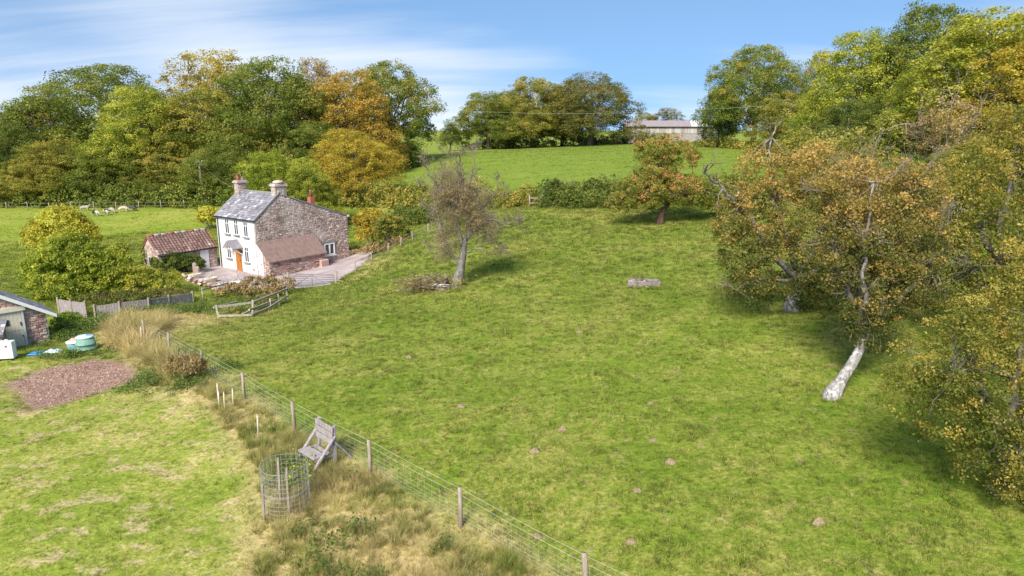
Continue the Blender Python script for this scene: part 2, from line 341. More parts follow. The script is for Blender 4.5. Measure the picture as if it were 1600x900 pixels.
def grass_color(n, A):
    """real colours of the sward: green, straw, fescue and moss patches, the same in the soil sheet and in the blades above it"""
    p = n.pos(); flat = n.mapping(p, (1, 1, .0))
    big = n.noise(flat, .09, 3, .5); mid = n.noise(flat, .42, 4, .6); small = n.noise(flat, 2.0, 4, .65); fine = n.noise(flat, 8.0, 4, .7)
    blend = n.math('ADD', n.math('ADD', n.math('MULTIPLY', big, .24), n.math('MULTIPLY', mid, .24)), n.math('ADD', n.math('MULTIPLY', small, .28), n.math('MULTIPLY', fine, .34)))
    past = n.ramp(blend, [(.36, (.090, .168, .014)), (.47, (.132, .205, .020)), (.55, (.195, .245, .034)), (.62, (.305, .300, .072)), (.72, (.50, .41, .17))])
    lawn = n.ramp(blend, [(.38, (0.145, 0.208, 0.023)), (.50, (0.215, 0.275, 0.036)), (.56, (0.295, 0.320, 0.060)), (.62, (0.43, 0.38, 0.13)), (.70, (0.62, 0.48, 0.28))])
    field = n.ramp(n.math('ADD', n.math('MULTIPLY', blend, .75), n.math('MULTIPLY', n.noise(n.mapping(flat, (.15, 1, 1)), .8, 3), .25)), [(.38, (.125, .195, .022)), (.50, (.165, .235, .030)), (.58, (.205, .262, .042)), (.68, (.27, .29, .07))])
    mead = n.ramp(blend, [(.38, (0.140, 0.213, 0.022)), (.52, (0.220, 0.287, 0.034)), (.66, (0.366, 0.354, 0.085))])
    dry = n.ramp(blend, [(.34, (.150, .180, .034)), (.43, (.34, .29, .09)), (.53, (.56, .43, .20)), (.66, (.70, .53, .31))])
    worn = n.rng(n.noise(n.mapping(flat, (1, 1.5, 1), (0, 0, .5)), .85, 6, .72), .52, .62)
    lawn = n.mix(n.math('MULTIPLY', worn, .75), lawn, n.ramp(fine, [(.35, (.34, .28, .13)), (.6, (.60, .45, .28))])); past = n.mix(n.math('MULTIPLY', n.rng(n.noise(n.mapping(flat, (1.2, 1, 1), (0, 0, 2)), 1.1, 5, .7), .57, .68), .45), past, n.ramp(fine, [(.35, (.26, .22, .09)), (.6, (.48, .38, .19))]))
    col = n.mix(A('field'), past, field); col = n.mix(A('meadow'), col, mead); col = n.mix(A('lawn'), col, lawn); col = n.mix(n.math('MULTIPLY', A('dry'), .85), col, dry)
    return col, blend
def ground_mat():
    n = N('ground'); A = lambda k: n.attr(k); col, bl = grass_color(n, A); p = n.pos()
    f1 = n.noise(p, 9, 5, .7); f2 = n.noise(p, 34, 3, .7)
    g1 = n.math('ADD', n.math('MULTIPLY', f1, .6), n.math('MULTIPLY', f2, .4))
    col = n.mix(n.rng(g1, .42, .30), col, (.050, .075, .012))
    soil = n.ramp(n.math('ADD', n.math('MULTIPLY', n.noise(p, 3.0, 6, .7), .6), n.math('MULTIPLY', n.noise(p, 26, 3, .6), .4)), [(.36, (.15, .090, .065)), (.48, (.28, .175, .135)), (.58, (.38, .26, .205)), (.68, (.54, .42, .36))])
    col = n.mix(A('soil'), col, soil)
    h = n.math('ADD', n.math('MULTIPLY', f1, 1.0), n.math('MULTIPLY', n.noise(p, 2.6, 4, .6), 1.6))
    M['ground'] = n.princ(col, .95, spec=.05, normal=n.bump(h, .7, .09)); return M['ground']
def blade_mat(name, seedy=0, weed=None):
    n = N(name); A = lambda k: n.attr(k, 'INSTANCER'); col, bl = grass_color(n, A)
    t = n.attr('tint')
    col = n.mix(n.math('MULTIPLY', n.rng(t, .0, .40, .5, 0), n.math('SUBTRACT', 1.0, n.math('MULTIPLY', A('dry'), .7))), col, (.060, .115, .013)); col = n.mix(n.rng(t, .62, 1.0, 0, .55), col, (.52, .42, .19))
    vr = n.n('ShaderNodeCombineColor'); va = A('var')
    for q in range(3): n.put(vr.inputs[q], va)
    col = n.mix(1.0, col, vr.outputs[0], 'MULTIPLY')
    if weed: col = n.ramp(t, weed)
    M[name] = n.leafy(col, .32, .55); return M[name]
# ---------------------------------------------------------------- grass: tuft shapes, instanced on points
def tuft(name, n, h, rad, w, bend, rng, mat, seg=3):
    V = []; Fq = []; T = []
    for b in range(n):
        a = rng.uniform(0, 2 * math.pi); r0 = rad * math.sqrt(rng.random()); bx, by = r0 * math.cos(a), r0 * math.sin(a)
        da = a + rng.normal(0, .9); dx, dy = math.cos(da), math.sin(da); hh = h * rng.uniform(.5, 1.25); bd = bend * rng.uniform(.3, 1.4) * hh; ww = w * rng.uniform(.6, 1.3)
        px, py = -dy, dx; base = len(V); t = rng.random()
        for s_ in range(seg + 1):
            u = s_ / seg; q = ww * (1 - u * .85) / 2; cx, cy, cz = bx + dx * bd * u * u, by + dy * bd * u * u, hh * (u - .18 * bend * u * u) - .02
            V += [(cx - px * q, cy - py * q, cz), (cx + px * q, cy + py * q, cz)]
        for s_ in range(seg): i = base + 2 * s_; Fq.append((i, i + 1, i + 3, i + 2)); T.append(t)
    return obj_free(name, np_mesh(name, V, Fq, mat, T))
def weed_clump(name, n, h, rad, size, rng, mat):
    C = rng.normal(size=(n, 3)) * np.array([rad, rad, h * .4]) * .6 + np.array([0, 0, h * .5]); C[:, 2] = np.clip(C[:, 2], .03, None)
    Nn = np.tile([0, 0, 1.0], (n, 1)) + C * np.array([1, 1, 0]); V, Fq = leaf_quads(C, Nn, size, rng, .6, .5)
    return obj_free(name, np_mesh(name, V, Fq, mat, rng.random(n)))
def obj_free(name, me): return bpy.data.objects.new(name, me)
def tuft_collection(name, objs):
    c_ = bpy.data.collections.new(name)
    for i, o in enumerate(objs): o.name = f'{name}_{i:02d}'; c_.objects.link(o)
    return c_
def gn_scatter(coll):
    g = bpy.data.node_groups.new('scatter_' + coll.name, 'GeometryNodeTree'); g.interface.new_socket('Geometry', in_out='INPUT', socket_type='NodeSocketGeometry'); g.interface.new_socket('Geometry', in_out='OUTPUT', socket_type='NodeSocketGeometry')
    nn = g.nodes; i = nn.new('NodeGroupInput'); o = nn.new('NodeGroupOutput'); ci = nn.new('GeometryNodeCollectionInfo'); ci.inputs[0].default_value = coll; ci.inputs[1].default_value = True; ci.inputs[2].default_value = True
    ip = nn.new('GeometryNodeInstanceOnPoints'); L = g.links.new
    def na(nm, ty):
        a = nn.new('GeometryNodeInputNamedAttribute'); a.data_type = ty; a.inputs[0].default_value = nm; return a.outputs[0]
    L(i.outputs[0], ip.inputs['Points']); L(ci.outputs[0], ip.inputs['Instance']); ip.inputs['Pick Instance'].default_value = True
    L(na('idx', 'INT'), ip.inputs['Instance Index']); L(na('rot', 'FLOAT_VECTOR'), ip.inputs['Rotation']); L(na('scl', 'FLOAT'), ip.inputs['Scale']); L(ip.outputs[0], o.inputs[0]); return g
def scatter(name, label, cat, coll, x, y, scl, idx, rng, extra, tilt=.12):
    me = bpy.data.meshes.new(name); n = len(x); me.vertices.add(n); me.vertices.foreach_set('co', np.stack([x, y, height(x, y)], 1).astype(np.float32).ravel())
    a = me.attributes.new('scl', 'FLOAT', 'POINT'); a.data.foreach_set('value', scl.astype(np.float32))
    a = me.attributes.new('idx', 'INT', 'POINT'); a.data.foreach_set('value', idx.astype(np.int32))
    rot = np.stack([rng.normal(0, tilt, n), rng.normal(0, tilt, n), rng.uniform(0, 6.28, n)], 1)
    a = me.attributes.new('rot', 'FLOAT_VECTOR', 'POINT'); a.data.foreach_set('vector', rot.astype(np.float32).ravel())
    extra = dict(extra); extra['var'] = np.clip(rng.normal(1.0, .32, n), .35, 1.9)
    for k, v in extra.items():
        a = me.attributes.new(k, 'FLOAT', 'POINT'); a.data.foreach_set('value', np.asarray(v, np.float32))
    o = obj(name, me, kind='stuff'); tag(o, label, cat)
    m = o.modifiers.new('scatter', 'NODES'); m.node_group = gn_scatter(coll); return o
def fan(n, d0, d1, rng, half=.62, p=1.0):
    """points spread over the ground in front of the viewpoint, from d0 to d1 metres"""
    d = d0 * (d1 / d0) ** rng.random(n) if p == 0 else (d0 ** p + (d1 ** p - d0 ** p) * rng.random(n)) ** (1 / p)
    a = rng.uniform(-half, half, n) ; return d * np.sin(a) * 1.18, d * np.cos(a)
def make_grass():
    rng = np.random.default_rng(5)
    bm_ = blade_mat('grass_blade'); wm_ = blade_mat('weed_leaf', weed=[(0, (.05, .10, .016)), (.5, (.10, .17, .028)), (.9, (.22, .26, .06))])
    short = tuft_collection('short_tuft', [tuft('t', 22, .075 + .02 * k, .15, .016, .9, rng, bm_, 2) for k in range(4)])
    longc = tuft_collection('long_tuft', [tuft('t', 46, h, .16, .013, b, rng, bm_, 4) for h, b in ((.42, .9), (.55, .7), (.36, 1.2), (.62, .8), (.48, 1.0))])
    weedc = tuft_collection('weed_clump', [weed_clump('w', 110, .26 + .08 * k, .32, .085, rng, wm_) for k in range(3)])
    def zones(x, y): return {'lawn': zone(LAWN, x, y), 'field': zone(FIELD, x, y, .8), 'meadow': np.maximum(zone(MEADOW, x, y, 1.5), zone(GARDEN, x, y, .5)), 'dry': np.clip(zone(STRIP, x, y, .8) + .75 * np.exp(-(((x + 20.5) / 3.2) ** 2 + ((y - 39.5) / 4.5) ** 2)), 0, 1)}
    x, y = fan(105000, 11.5, 90, rng, p=.75)
    keep = (poly_sd(SOIL, x, y) < .1) & (poly_sd(YARD, x, y) < .1) & ~((x < -25.6) & (y > 35.2) & (y < 43))
    x, y = x[keep], y[keep]; z = zones(x, y); d = np.hypot(x, y)
    clump = np.sin(x * 1.9 + 1.7 * np.sin(y * .8)) * np.sin(y * 1.6 + 1.2 * np.sin(x * .7)) + rng.normal(0, .5, len(x))
    scl = (rng.uniform(.55, 1.0, len(x)) + .35 * np.clip(clump, 0, 2)) * np.clip(d / 32, .75, 2.2) * (1 - .35 * z['lawn']) * (1 - .25 * z['field'])
    lw = z['lawn'] > .5
    scatter('pasture_grass', 'grazed green and straw coloured grass of the paddock', 'grass', short, x[~lw], y[~lw], scl[~lw], rng.integers(0, 4, (~lw).sum()), rng, {k: v[~lw] for k, v in z.items()})
    scatter('lawn_grass', 'short mown grass of the lawn at the lower left', 'grass', short, x[lw], y[lw], scl[lw], rng.integers(0, 4, lw.sum()), rng, {k: v[lw] for k, v in z.items()})
    x = rng.uniform(-20, 46, 60000); y = rng.uniform(70, 188, 60000); k = poly_sd(FIELD, x, y) > -.5; x, y = x[k][:24000], y[k][:24000]; z = zones(x, y)
    scatter('field_grass', 'short bright green grass of the upper field', 'grass', short, x, y, rng.uniform(.55, 1.15, len(x)) * (1 + .25 * np.sin(y * .9 + .1 * x)), rng.integers(0, 4, len(x)), rng, z)
    x = rng.uniform(-100, -33, 40000); y = rng.uniform(56, 112, 40000); k = poly_sd(MEADOW, x, y) > -.5; x, y = x[k][:12000], y[k][:12000]; z = zones(x, y)
    scatter('meadow_grass', 'grazed grass of the sheep meadow', 'grass', short, x, y, rng.uniform(.6, 1.3, len(x)), rng.integers(0, 4, len(x)), rng, z)
    # unmown strip along the wire fence and the straw bank by the boarded fence
    x = rng.uniform(-26, 7, 90000); y = rng.uniform(5, 43, 90000); sd = poly_sd(STRIP, x, y) + wob(x, y) * .8
    keep = (sd > .3) & (rng.random(len(x)) < np.clip(.45 + .55 * np.sin(x * .8 + y * .5) * np.sin(y * .9), .25, 1)); x, y = x[keep][:9500], y[keep][:9500]; z = zones(x, y)
    fl = ((x - x.mean()) * .0) + rng.uniform(.38, .85, len(x)) * (1 + .95 * (y > 30)); z['dry'] = np.clip(.48 + .5 * (y > 30) + .45 * np.sin(x * 1.1 + 1.9 * np.sin(y * .5)) * np.sin(y * .8), 0, 1)
    scatter('long_grass', 'tall dry unmown grass on the strip along the wire fence', 'long grass', longc, x, y, fl, rng.integers(0, 5, len(x)), rng, z, .28)
    # sparse taller tussocks in the paddock
    x, y = fan(1500, 12, 70, rng, p=1.5)
    for cx, cy, rr, k in ((10.4, 20.8, .28, 26), (12.6, 29.5, .4, 26), (-3.4, 41.9, .4, 30), (12.4, 56.6, .4, 14), (7.5, 37.4, .8, 30), (-5.6, 42.0, 1.2, 30)):
        a = rng.uniform(0, 6.28, k); r_ = rr * rng.uniform(.8, 1.6, k); x = np.concatenate([x, cx + r_ * np.cos(a)]); y = np.concatenate([y, cy + r_ * np.sin(a) * (.4 if cx in (7.5, -5.6) else 1)])
    keep = (poly_sd(LAWN, x, y) < 0) & (poly_sd(STRIP, x, y) < 0) & (poly_sd(YARD, x, y) < -1) & ~((x < -25) & (y > 34)) & (poly_sd(SOIL, x, y) < 0); x, y = x[keep], y[keep]; z = zones(x, y); z['dry'] = rng.uniform(0, .6, len(x))
    scatter('pasture_tussocks', 'scattered taller tussocks in the paddock grass', 'grass', longc, x, y, rng.uniform(.22, .42, len(x)), rng.integers(0, 5, len(x)), rng, z, .3)
    # nettles and docks: by the tree guard, the boarded fence, the compost bin and at the foot of the strip
    P = []
    for cx, cy, sx, sy, k in ((-4.9,15.4,.6,.6,5), (-5.3,14.0,.5,.7,7), (-6.2,19.0,.5,.5,14), (-25.4,38.8,.8,1.4,80), (-22.0,42.6,2.2,.6,70), (-22.2,33.1,1.0,.25,20), (-13.3,27.4,.8,.8,30), (-15.6,28.2,1.5,.9,40), (-19.5,47.0,1.8,1.4,40), (-3.0,13.2,1.2,.9,24), (-26.2,38.0,.5,1.2,30), (-24.4,44.2,2.2,.5,60)):
        P.append(np.stack([rng.normal(cx, sx, k), rng.normal(cy, sy, k)], 1))
    P = np.concatenate(P); x, y = P[:, 0], P[:, 1]; keep = ~((x < -25.95) & (y > 35.4) & (y < 40)) & (poly_sd(SOIL, x, y) < 0); x, y = x[keep], y[keep]
    scatter('nettle_patch', 'dark green nettles and docks in the rough grass', 'weeds', weedc, x, y, rng.uniform(.6, 1.3, len(x)), rng.integers(0, 3, len(x)), rng, zones(x, y))
make_ground()
make_grass()
# gravelled yard round the cottage, a thin sheet following the ground
def sheet(name, P, mat, dz, step=.8, grow=0):
    P = np.array(P); x0, y0 = P.min(0) - 1; x1, y1 = P.max(0) + 1; xs = np.arange(x0, x1, step); ys = np.arange(y0, y1, step); X, Y = np.meshgrid(xs, ys)
    S = poly_sd(P, X, Y); keep = S > -step * 1.5
    # pull the border vertices onto the outline
    e = .05; gx = (poly_sd(P, X + e, Y) - poly_sd(P, X - e, Y)) / (2 * e); gy = (poly_sd(P, X, Y + e) - poly_sd(P, X, Y - e)) / (2 * e)
    o_ = S < 0; X = np.where(o_, X - gx * S, X); Y = np.where(o_, Y - gy * S, Y)
    idx = -np.ones(X.shape, int); idx[keep] = np.arange(keep.sum()); V = np.stack([X[keep], Y[keep], height(X[keep], Y[keep]) + dz], 1)
    q = np.stack([idx[:-1, :-1], idx[:-1, 1:], idx[1:, 1:], idx[1:, :-1]], -1).reshape(-1, 4); q = q[(q >= 0).all(1)]
    return tag(obj(name, np_mesh(name, V, q, M[mat], smooth=True)), kind='structure')
n = N('gravel'); p = n.pos(); f = n.math('ADD', n.math('MULTIPLY', n.noise(p, .7, 4), .5), n.math('MULTIPLY', n.noise(p, 18, 4, .7), .5))
M['gravel'] = n.princ(n.ramp(f, [(.35, (.27, .21, .20)), (.5, (.40, .33, .32)), (.65, (.52, .46, .45))]), .95, spec=.1, normal=n.bump(f, .5, .03))
sheet('yard', YARD, 'gravel', .03)
# clods on the dug bed
def make_clods():
    rng = np.random.default_rng(8); P = np.array(SOIL); x = rng.uniform(-23.5, -16, 6000); y = rng.uniform(25, 33, 6000); k = poly_sd(SOIL, x, y) + rng.normal(0, .25, 6000) > .2; x, y = x[k][:3000], y[k][:3000]
    mb = MB(); z = height(x, y) - .05
    for a, b, c_ in zip(x, y, z):
        s_ = rng.uniform(.02, .03 + .06 * rng.random()); rot = Matrix.Rotation(rng.uniform(0, 6), 3, 'Z') @ Matrix.Rotation(rng.normal(0, .4), 3, 'X'); mb.box((a, b, c_ + s_ * .15), (s_, s_ * rng.uniform(.6, 1.3), s_ * .7), rot, rng.random(), .55)
    n = N('clod'); t = n.attr('tint'); M['clod'] = n.princ(n.ramp(t, [(0, (.15, .085, .06)), (.5, (.30, .18, .135)), (.85, (.42, .28, .22)), (1, (.60, .48, .42))]), .95, spec=.1)
    tag(mb.build('soil_clods', 'clod', kind='stuff'), 'loose reddish clods and stones on the dug earth bed', 'soil')
make_clods()
FAR_TREES = [   # x, y, height, width, leaf colour, shape, name, label
(-81.7,112.4,12.6,10.5,'dark',0,'woodland_tree','dark green tree at the far left end of the wood'),
(-83.9,125.1,15.2,12.8,'olive',1,'woodland_tree','olive brown tree between the left edge and the tallest left oak'),
(-74.2,127.1,21.5,23.6,'green',2,'oak_tree','broad tall green oak, highest crown in the left part of the wood'),
(-59.5,113.4,18.4,14.0,'lime',3,'woodland_tree','yellowish green tree in front of the broad green oak'),
(-59.7,141.7,24.3,21.0,'amber',4,'oak_tree','thin crowned yellowing oak at the top of the wood with sky showing through'),
(-52.0,116.5,18.4,15.2,'olive',5,'woodland_tree','olive tree with a brown patch in the middle of the wood'),
(-40.7,118.7,22.4,18.8,'green',6,'oak_tree','large dark green oak rising behind the cottage chimneys'),
(-29.2,123.2,19.1,14.9,'orange',7,'woodland_tree','orange tree beside the dark green oak behind the cottage'),
(-23.4,134.9,20.0,17.5,'oakgreen',1,'oak_tree','spreading oak at the right end of the wood against the sky'),
(-39.3,144.0,22.1,12.0,'brown',4,'woodland_tree','brownish treetop peeping between the dark oak and the right end oak'),
(-22.2,97.3,10.2,12.7,'amber',2,'field_maple','golden yellow tree with a wide low crown behind the cottage'),
(-29.3,83.4,9.8,7.7,'ivy_bright',3,'woodland_tree','rounded bright green tree directly behind the cottage ridge'),
(-24.1,81.4,9.1,6.5,'lime',5,'woodland_tree','yellow green tree behind the red brick chimney'),
(-72.5,112.4,9.8,12.6,'olive',6,'woodland_tree','olive tree low on the edge of the wood above the sheep'),
(-74.9,108.2,8.3,9.1,'olive',3,'woodland_tree','low olive tree on the edge of the wood by the left utility pole'),
(-62.4,110.3,10.0,12.4,'green',0,'woodland_tree','green tree low on the edge of the wood left of the cottage outbuilding'),
(-53.1,110.3,8.9,11.3,'olive',7,'woodland_tree','low olive tree on the wood edge above the tiled outbuilding'),
(-43.7,106.3,9.7,10.9,'green',2,'woodland_tree','low green tree on the wood edge behind the left chimney'),
(-42.5,112.5,11.8,12.6,'olive',5,'woodland_tree','olive tree under the large dark oak behind the cottage'),
(-32.5,112.7,11.4,10.5,'green',0,'woodland_tree','green tree behind the golden yellow tree'),
(-20.6,129.8,5.6,7.2,'dark',6,'woodland_tree','dark low tree under the right end oak'),
(-6.3,181.5,14.9,18.7,'oakgreen',3,'oak_tree','left round oak of the clump on the field crest'),
(5.5,185.7,18.6,20.1,'olive',0,'oak_tree','middle taller oak of the clump on the field crest'),
(20.6,183.8,18.8,25.3,'copper',6,'oak_tree','widest oak of the crest clump, nearest to the barn'),
(13.9,194.0,15.1,16.9,'oakgreen',3,'oak_tree','lower oak filling the gap between the middle and widest crest oaks'),
(-0.9,195.9,15.8,17.1,'oakgreen',6,'oak_tree','lower oak filling the gap between the left and middle crest oaks'),
(-15.8,179.4,7.0,5.9,'dark',4,'small_tree','small dark bush tree left of the crest clump'),
(53.3,240.2,11.9,13.7,'copper',4,'small_tree','reddish small tree seen over the barn roof'),
(46.4,243.2,11.0,10.3,'olive',7,'small_tree','small thin tree beside the crest oaks over the barn roof'),
(48.6,140.9,20.3,21.3,'oakgreen',2,'oak_tree','large rounded oak right of the barn'),
(42.9,145.0,12.7,7.5,'dark',6,'oak_tree','narrow dark oak close against the barn end'),
(66.4,153.3,19.7,8.4,'brown',4,'small_tree','brown treetop between the rounded oak and the lime green tree'),
(48.1,120.2,10.6,11.1,'olive',7,'woodland_tree','olive tree behind the right utility pole'),
(51.7,105.7,19.0,15.6,'lime',3,'oak_tree','tall lime green tree right of the utility pole'),
(60.0,101.7,22.1,17.8,'dark',2,'oak_tree','tallest dark green oak at the top right'),
(53.4,78.9,18.3,16.1,'amberlime',5,'woodland_tree','high yellow green tree in the top right corner'),
(51.2,85.1,13.9,10.2,'lime',0,'woodland_tree','yellow green tree below the tallest dark oak'),
(45.7,93.3,9.2,10.3,'dark',6,'woodland_tree','dark tree under the tall lime green tree'),
(41.2,101.5,3.7,7.5,'dark',3,'small_tree','dark low bush at the far corner of the upper field'),
(53.8,70.7,14.7,13.1,'amber',1,'woodland_tree','yellow tree cut off by the right edge of the photo'),
(31.5,47.8,5.8,5.8,'olive',7,'orchard_tree','olive orchard tree right of the orange leaved old apple tree'),
(28.1,49.8,4.9,4.7,'ivy',6,'orchard_tree','green orchard tree behind the orange leaved old apple tree'),
]
# ---------------------------------------------------------------- trees
leaf_mat('leaf_dark', [(0, (.024, .044, .009)), (.4, (.058, .080, .015)), (.75, (.115, .125, .026)), (1, (.19, .17, .04))])
leaf_mat('leaf_green', [(0, (.034, .052, .009)), (.4, (.082, .104, .018)), (.75, (.140, .146, .030)), (1, (.25, .20, .05))])
leaf_mat('leaf_oakgreen', [(0, (.032, .055, .009)), (.4, (.085, .110, .018)), (.7, (.165, .155, .030)), (1, (.32, .20, .045))])
leaf_mat('leaf_olive', [(0, (.045, .060, .010)), (.4, (.120, .125, .022)), (.7, (.215, .175, .038)), (1, (.36, .22, .06))])
leaf_mat('leaf_lime', [(0, (.052, .075, .010)), (.4, (.135, .155, .020)), (.7, (.235, .225, .034)), (1, (.40, .30, .05))])
leaf_mat('leaf_ivy', [(0, (.034, .062, .008)), (.4, (.085, .122, .015)), (.7, (.150, .180, .026)), (1, (.30, .26, .04))])
leaf_mat('leaf_ivy_bright', [(0, (.040, .064, .008)), (.4, (.108, .138, .015)), (.7, (.190, .200, .026)), (1, (.34, .28, .04))])
leaf_mat('leaf_amberlime', [(0, (.060, .080, .010)), (.4, (.150, .160, .022)), (.7, (.25, .225, .034)), (1, (.42, .31, .05))])
leaf_mat('leaf_amber', [(0, (.078, .070, .011)), (.4, (.200, .150, .022)), (.7, (.33, .215, .032)), (1, (.46, .27, .045))])
leaf_mat('leaf_orange', [(0, (.080, .070, .012)), (.4, (.200, .140, .026)), (.7, (.31, .185, .040)), (1, (.40, .20, .06))])
leaf_mat('leaf_old', [(0, (.09, .085, .02)), (.3, (.17, .145, .05)), (.55, (.23, .165, .09)), (.8, (.33, .18, .07)), (1, (.40, .19, .05))], patch=.7, scale=.35)
leaf_mat('leaf_brown', [(0, (.060, .050, .018)), (.4, (.150, .110, .045)), (.7, (.24, .165, .075)), (1, (.34, .23, .12))])
leaf_mat('leaf_copper', [(0, (.034, .048, .012)), (.4, (.082, .088, .022)), (.7, (.140, .112, .034)), (1, (.21, .13, .045))])
leaf_mat('leaf_yellow', [(0, (.11, .115, .014)), (.4, (.24, .205, .028)), (.7, (.36, .28, .04)), (1, (.48, .34, .06))])
leaf_mat('leaf_apple', [(0, (.034, .045, .010)), (.35, (.078, .082, .018)), (.55, (.140, .115, .030)), (.76, (.23, .155, .042)), (1, (.33, .185, .065))], patch=.4, scale=.5)
leaf_mat('leaf_red', [(0, (.058, .072, .012)), (.4, (.130, .138, .024)), (.62, (.20, .155, .04)), (.8, (.28, .15, .055)), (1, (.34, .15, .07))], patch=.55, scale=.4)
leaf_mat('leaf_gold', [(0, (.042, .055, .010)), (.35, (.092, .098, .018)), (.62, (.165, .140, .028)), (.82, (.26, .185, .04)), (1, (.38, .24, .06))], patch=.45, scale=.6)
def bark(name, a, b, c_=None):
    n = N(name); p = n.obj(); q = n.mapping(p, (6, 6, 1.2)); f = n.noise(q, 1.6, 6, .65); l = n.noise(p, 7.0, 6, .75)
    col = n.mix(n.rng(f, .35, .65), a, b)
    if c_: col = n.mix(n.rng(l, .50, .62), col, c_)
    M[name] = n.princ(col, .95, spec=.1, normal=n.bump(f, .6, .04)); return M[name]
bark('bark', (.075, .058, .042), (.17, .14, .11)); bark('bark_grey', (.11, .095, .08), (.22, .195, .17), (.30, .29, .26)); bark('bark_white', (.18, .165, .15), (.40, .38, .36), (.66, .65, .65)); bark('bark_pale', (.10, .09, .075), (.20, .18, .16), (.34, .33, .31)); bark('bark_red', (.07, .045, .03), (.15, .10, .07))
bark('twig_grey', (.15, .115, .08), (.28, .225, .155), (.36, .32, .25))
def proto_tree(seed, h=20., w=18., nb=9, per=92, ncl=620, size=.27, tall=.62, gaps=.25):
    """big hedgerow tree of a given size: lobed crown of leaf clumps, trunk, limbs"""
    rng = np.random.default_rng(seed); blobs = []
    cz = h * .57; Rw = w / 2
    blobs.append((0, 0, h * .56, Rw * .68, Rw * .68, h * .38))
    for i in range(nb):
        lev = (i + .5) / nb; a = 2.4 * i + rng.normal(0, .3); z = h * (.17 + .62 * lev) + rng.normal(0, h * .03)
        rr = Rw * .70 * math.sqrt(max(0.05, 1 - (max(0, lev - .22) / .95) ** 2)) * rng.uniform(.85, 1.12); r = Rw * rng.uniform(.30, .44) * (1 - .15 * lev)
        blobs.append((math.cos(a) * rr, math.sin(a) * rr, z, r, r, r * .80))
    blobs.append((rng.normal(0, 1), rng.normal(0, 1), h * .83, Rw * .40, Rw * .40, h * .15))
    K, C, Nn, T = crown_points(blobs, ncl, w * .072, per, rng, inner=.22, low=-.75)
    V, Fq = leaf_quads(C, Nn, size, rng); sc = h / V[:, 2].max(); V[:, 2] *= sc; V[:, :2] *= (w / 2) / np.percentile(np.linalg.norm(V[:, :2], axis=1), 97)
    crown = np_mesh('crown', V, Fq, M['leaf_green'], T)
    mb = MB(); r0 = .022 * h
    mb.tube([(0, 0, -.5), (0, 0, .15), (.1, 0, h * .12), (.2, .1, h * .3), (.1, .1, h * .55), (0, 0, h * .8)], [r0 * 1.5, r0 * 1.35, r0, r0 * .85, r0 * .5, r0 * .12], 8)
    tm = mb.mesh('trunk', 'bark', True); mb = MB()
    for b in blobs[1:]:
        a = (.15, .05, h * rng.uniform(.16, .42)); branch_to(mb, a, b[:3], r0 * .42, r0 * .12, rng, 5)
        for kk in K[np.argsort(np.linalg.norm(K - np.array(b[:3]), axis=1))[:26:6]]: branch_to(mb, b[:3], kk, r0 * .12, r0 * .04, rng, 3, 2)
    return crown, tm, mb.mesh('branches', 'bark', True), (h, w)
PROTO = [proto_tree(1, nb=14, ncl=760), proto_tree(2, nb=16, ncl=700), proto_tree(3, nb=18, w=20, ncl=860), proto_tree(4, nb=13, ncl=760), proto_tree(5, nb=16, ncl=480, per=74), proto_tree(6, nb=14, w=16, ncl=720), proto_tree(7, nb=15, w=19, ncl=820), proto_tree(8, nb=14, w=17, ncl=620)]
def slot_mat(o, mname):
    o.material_slots[0].link = 'OBJECT'; o.material_slots[0].material = M[mname]
def plant_tree(x, y, h, w, pal, pr, name, label, cat='tree', group=None, rz=None):
    cr, tm, bm_, (ph, pw) = PROTO[pr]; rng = np.random.default_rng(int(abs(x * 13 + y * 7))); wf = 1.34 if x < -25 else 1.12 if (y > 170 and x < 25) else (1.14 if y > 130 or x < 0 else 1.26)
    t = thing(name, label, cat, (x, y, hz(x, y) - .05), rng.uniform(0, 6.28) if rz is None else rz, group); t.scale = (w * wf / pw, w * wf / pw, h / ph)
    o = obj('trunk', tm, t); o = obj('branches', bm_, t); o = obj('crown', cr, t); slot_mat(o, 'leaf_' + pal); return t
for (x, y, h, w, pal, pr, nm, lab) in FAR_TREES:
    grp = 'trees of the wood behind the cottage' if x < -15 and y > 75 else ('oaks on the crest of the upper field' if -20 < x < 60 and y > 170 else 'trees along the right hand side')
    plant_tree(x, y, h, w, pal, pr, nm, lab, group=grp)
# ---- bushes and hedges
def bush(name, label, cat, blobs, leaf, n_clump, clump_r, per, size, seed, stem=True, group=None, tops=0, at=None, **kw):
    """blobs in metres about the bush's foot"""
    x, y = at; rng = np.random.default_rng(seed); t = thing(name, label, cat, (x, y, hz(x, y)), 0, group)
    K, C, Nn, T = crown_points(blobs, n_clump, clump_r, per, rng, **kw); C[:, 2] = np.maximum(C[:, 2], rng.uniform(.0, .12, len(C)))
    V, Fq = leaf_quads(C, Nn, size, rng); obj('foliage', np_mesh('foliage', V, Fq, M['leaf_' + leaf], T), t)
    mb = MB()
    for i in range(7):
        b = blobs[i % len(blobs)]; e = K[rng.integers(len(K))]; branch_to(mb, (b[0] * .5 + rng.normal(0, .12), b[1] * .5 + rng.normal(0, .12), -.1), e, .05, .012, rng, 5, 3)
    for i in range(tops):
        e = K[rng.integers(len(K))]; grow(mb, e, (rng.normal(0, .3), rng.normal(0, .3), 1), clump_r * 2.2, .012, 1, rng, k=3, seg=2, kids=2)
    mb.build('stems', 'bark', t, True, kind='stuff'); return t
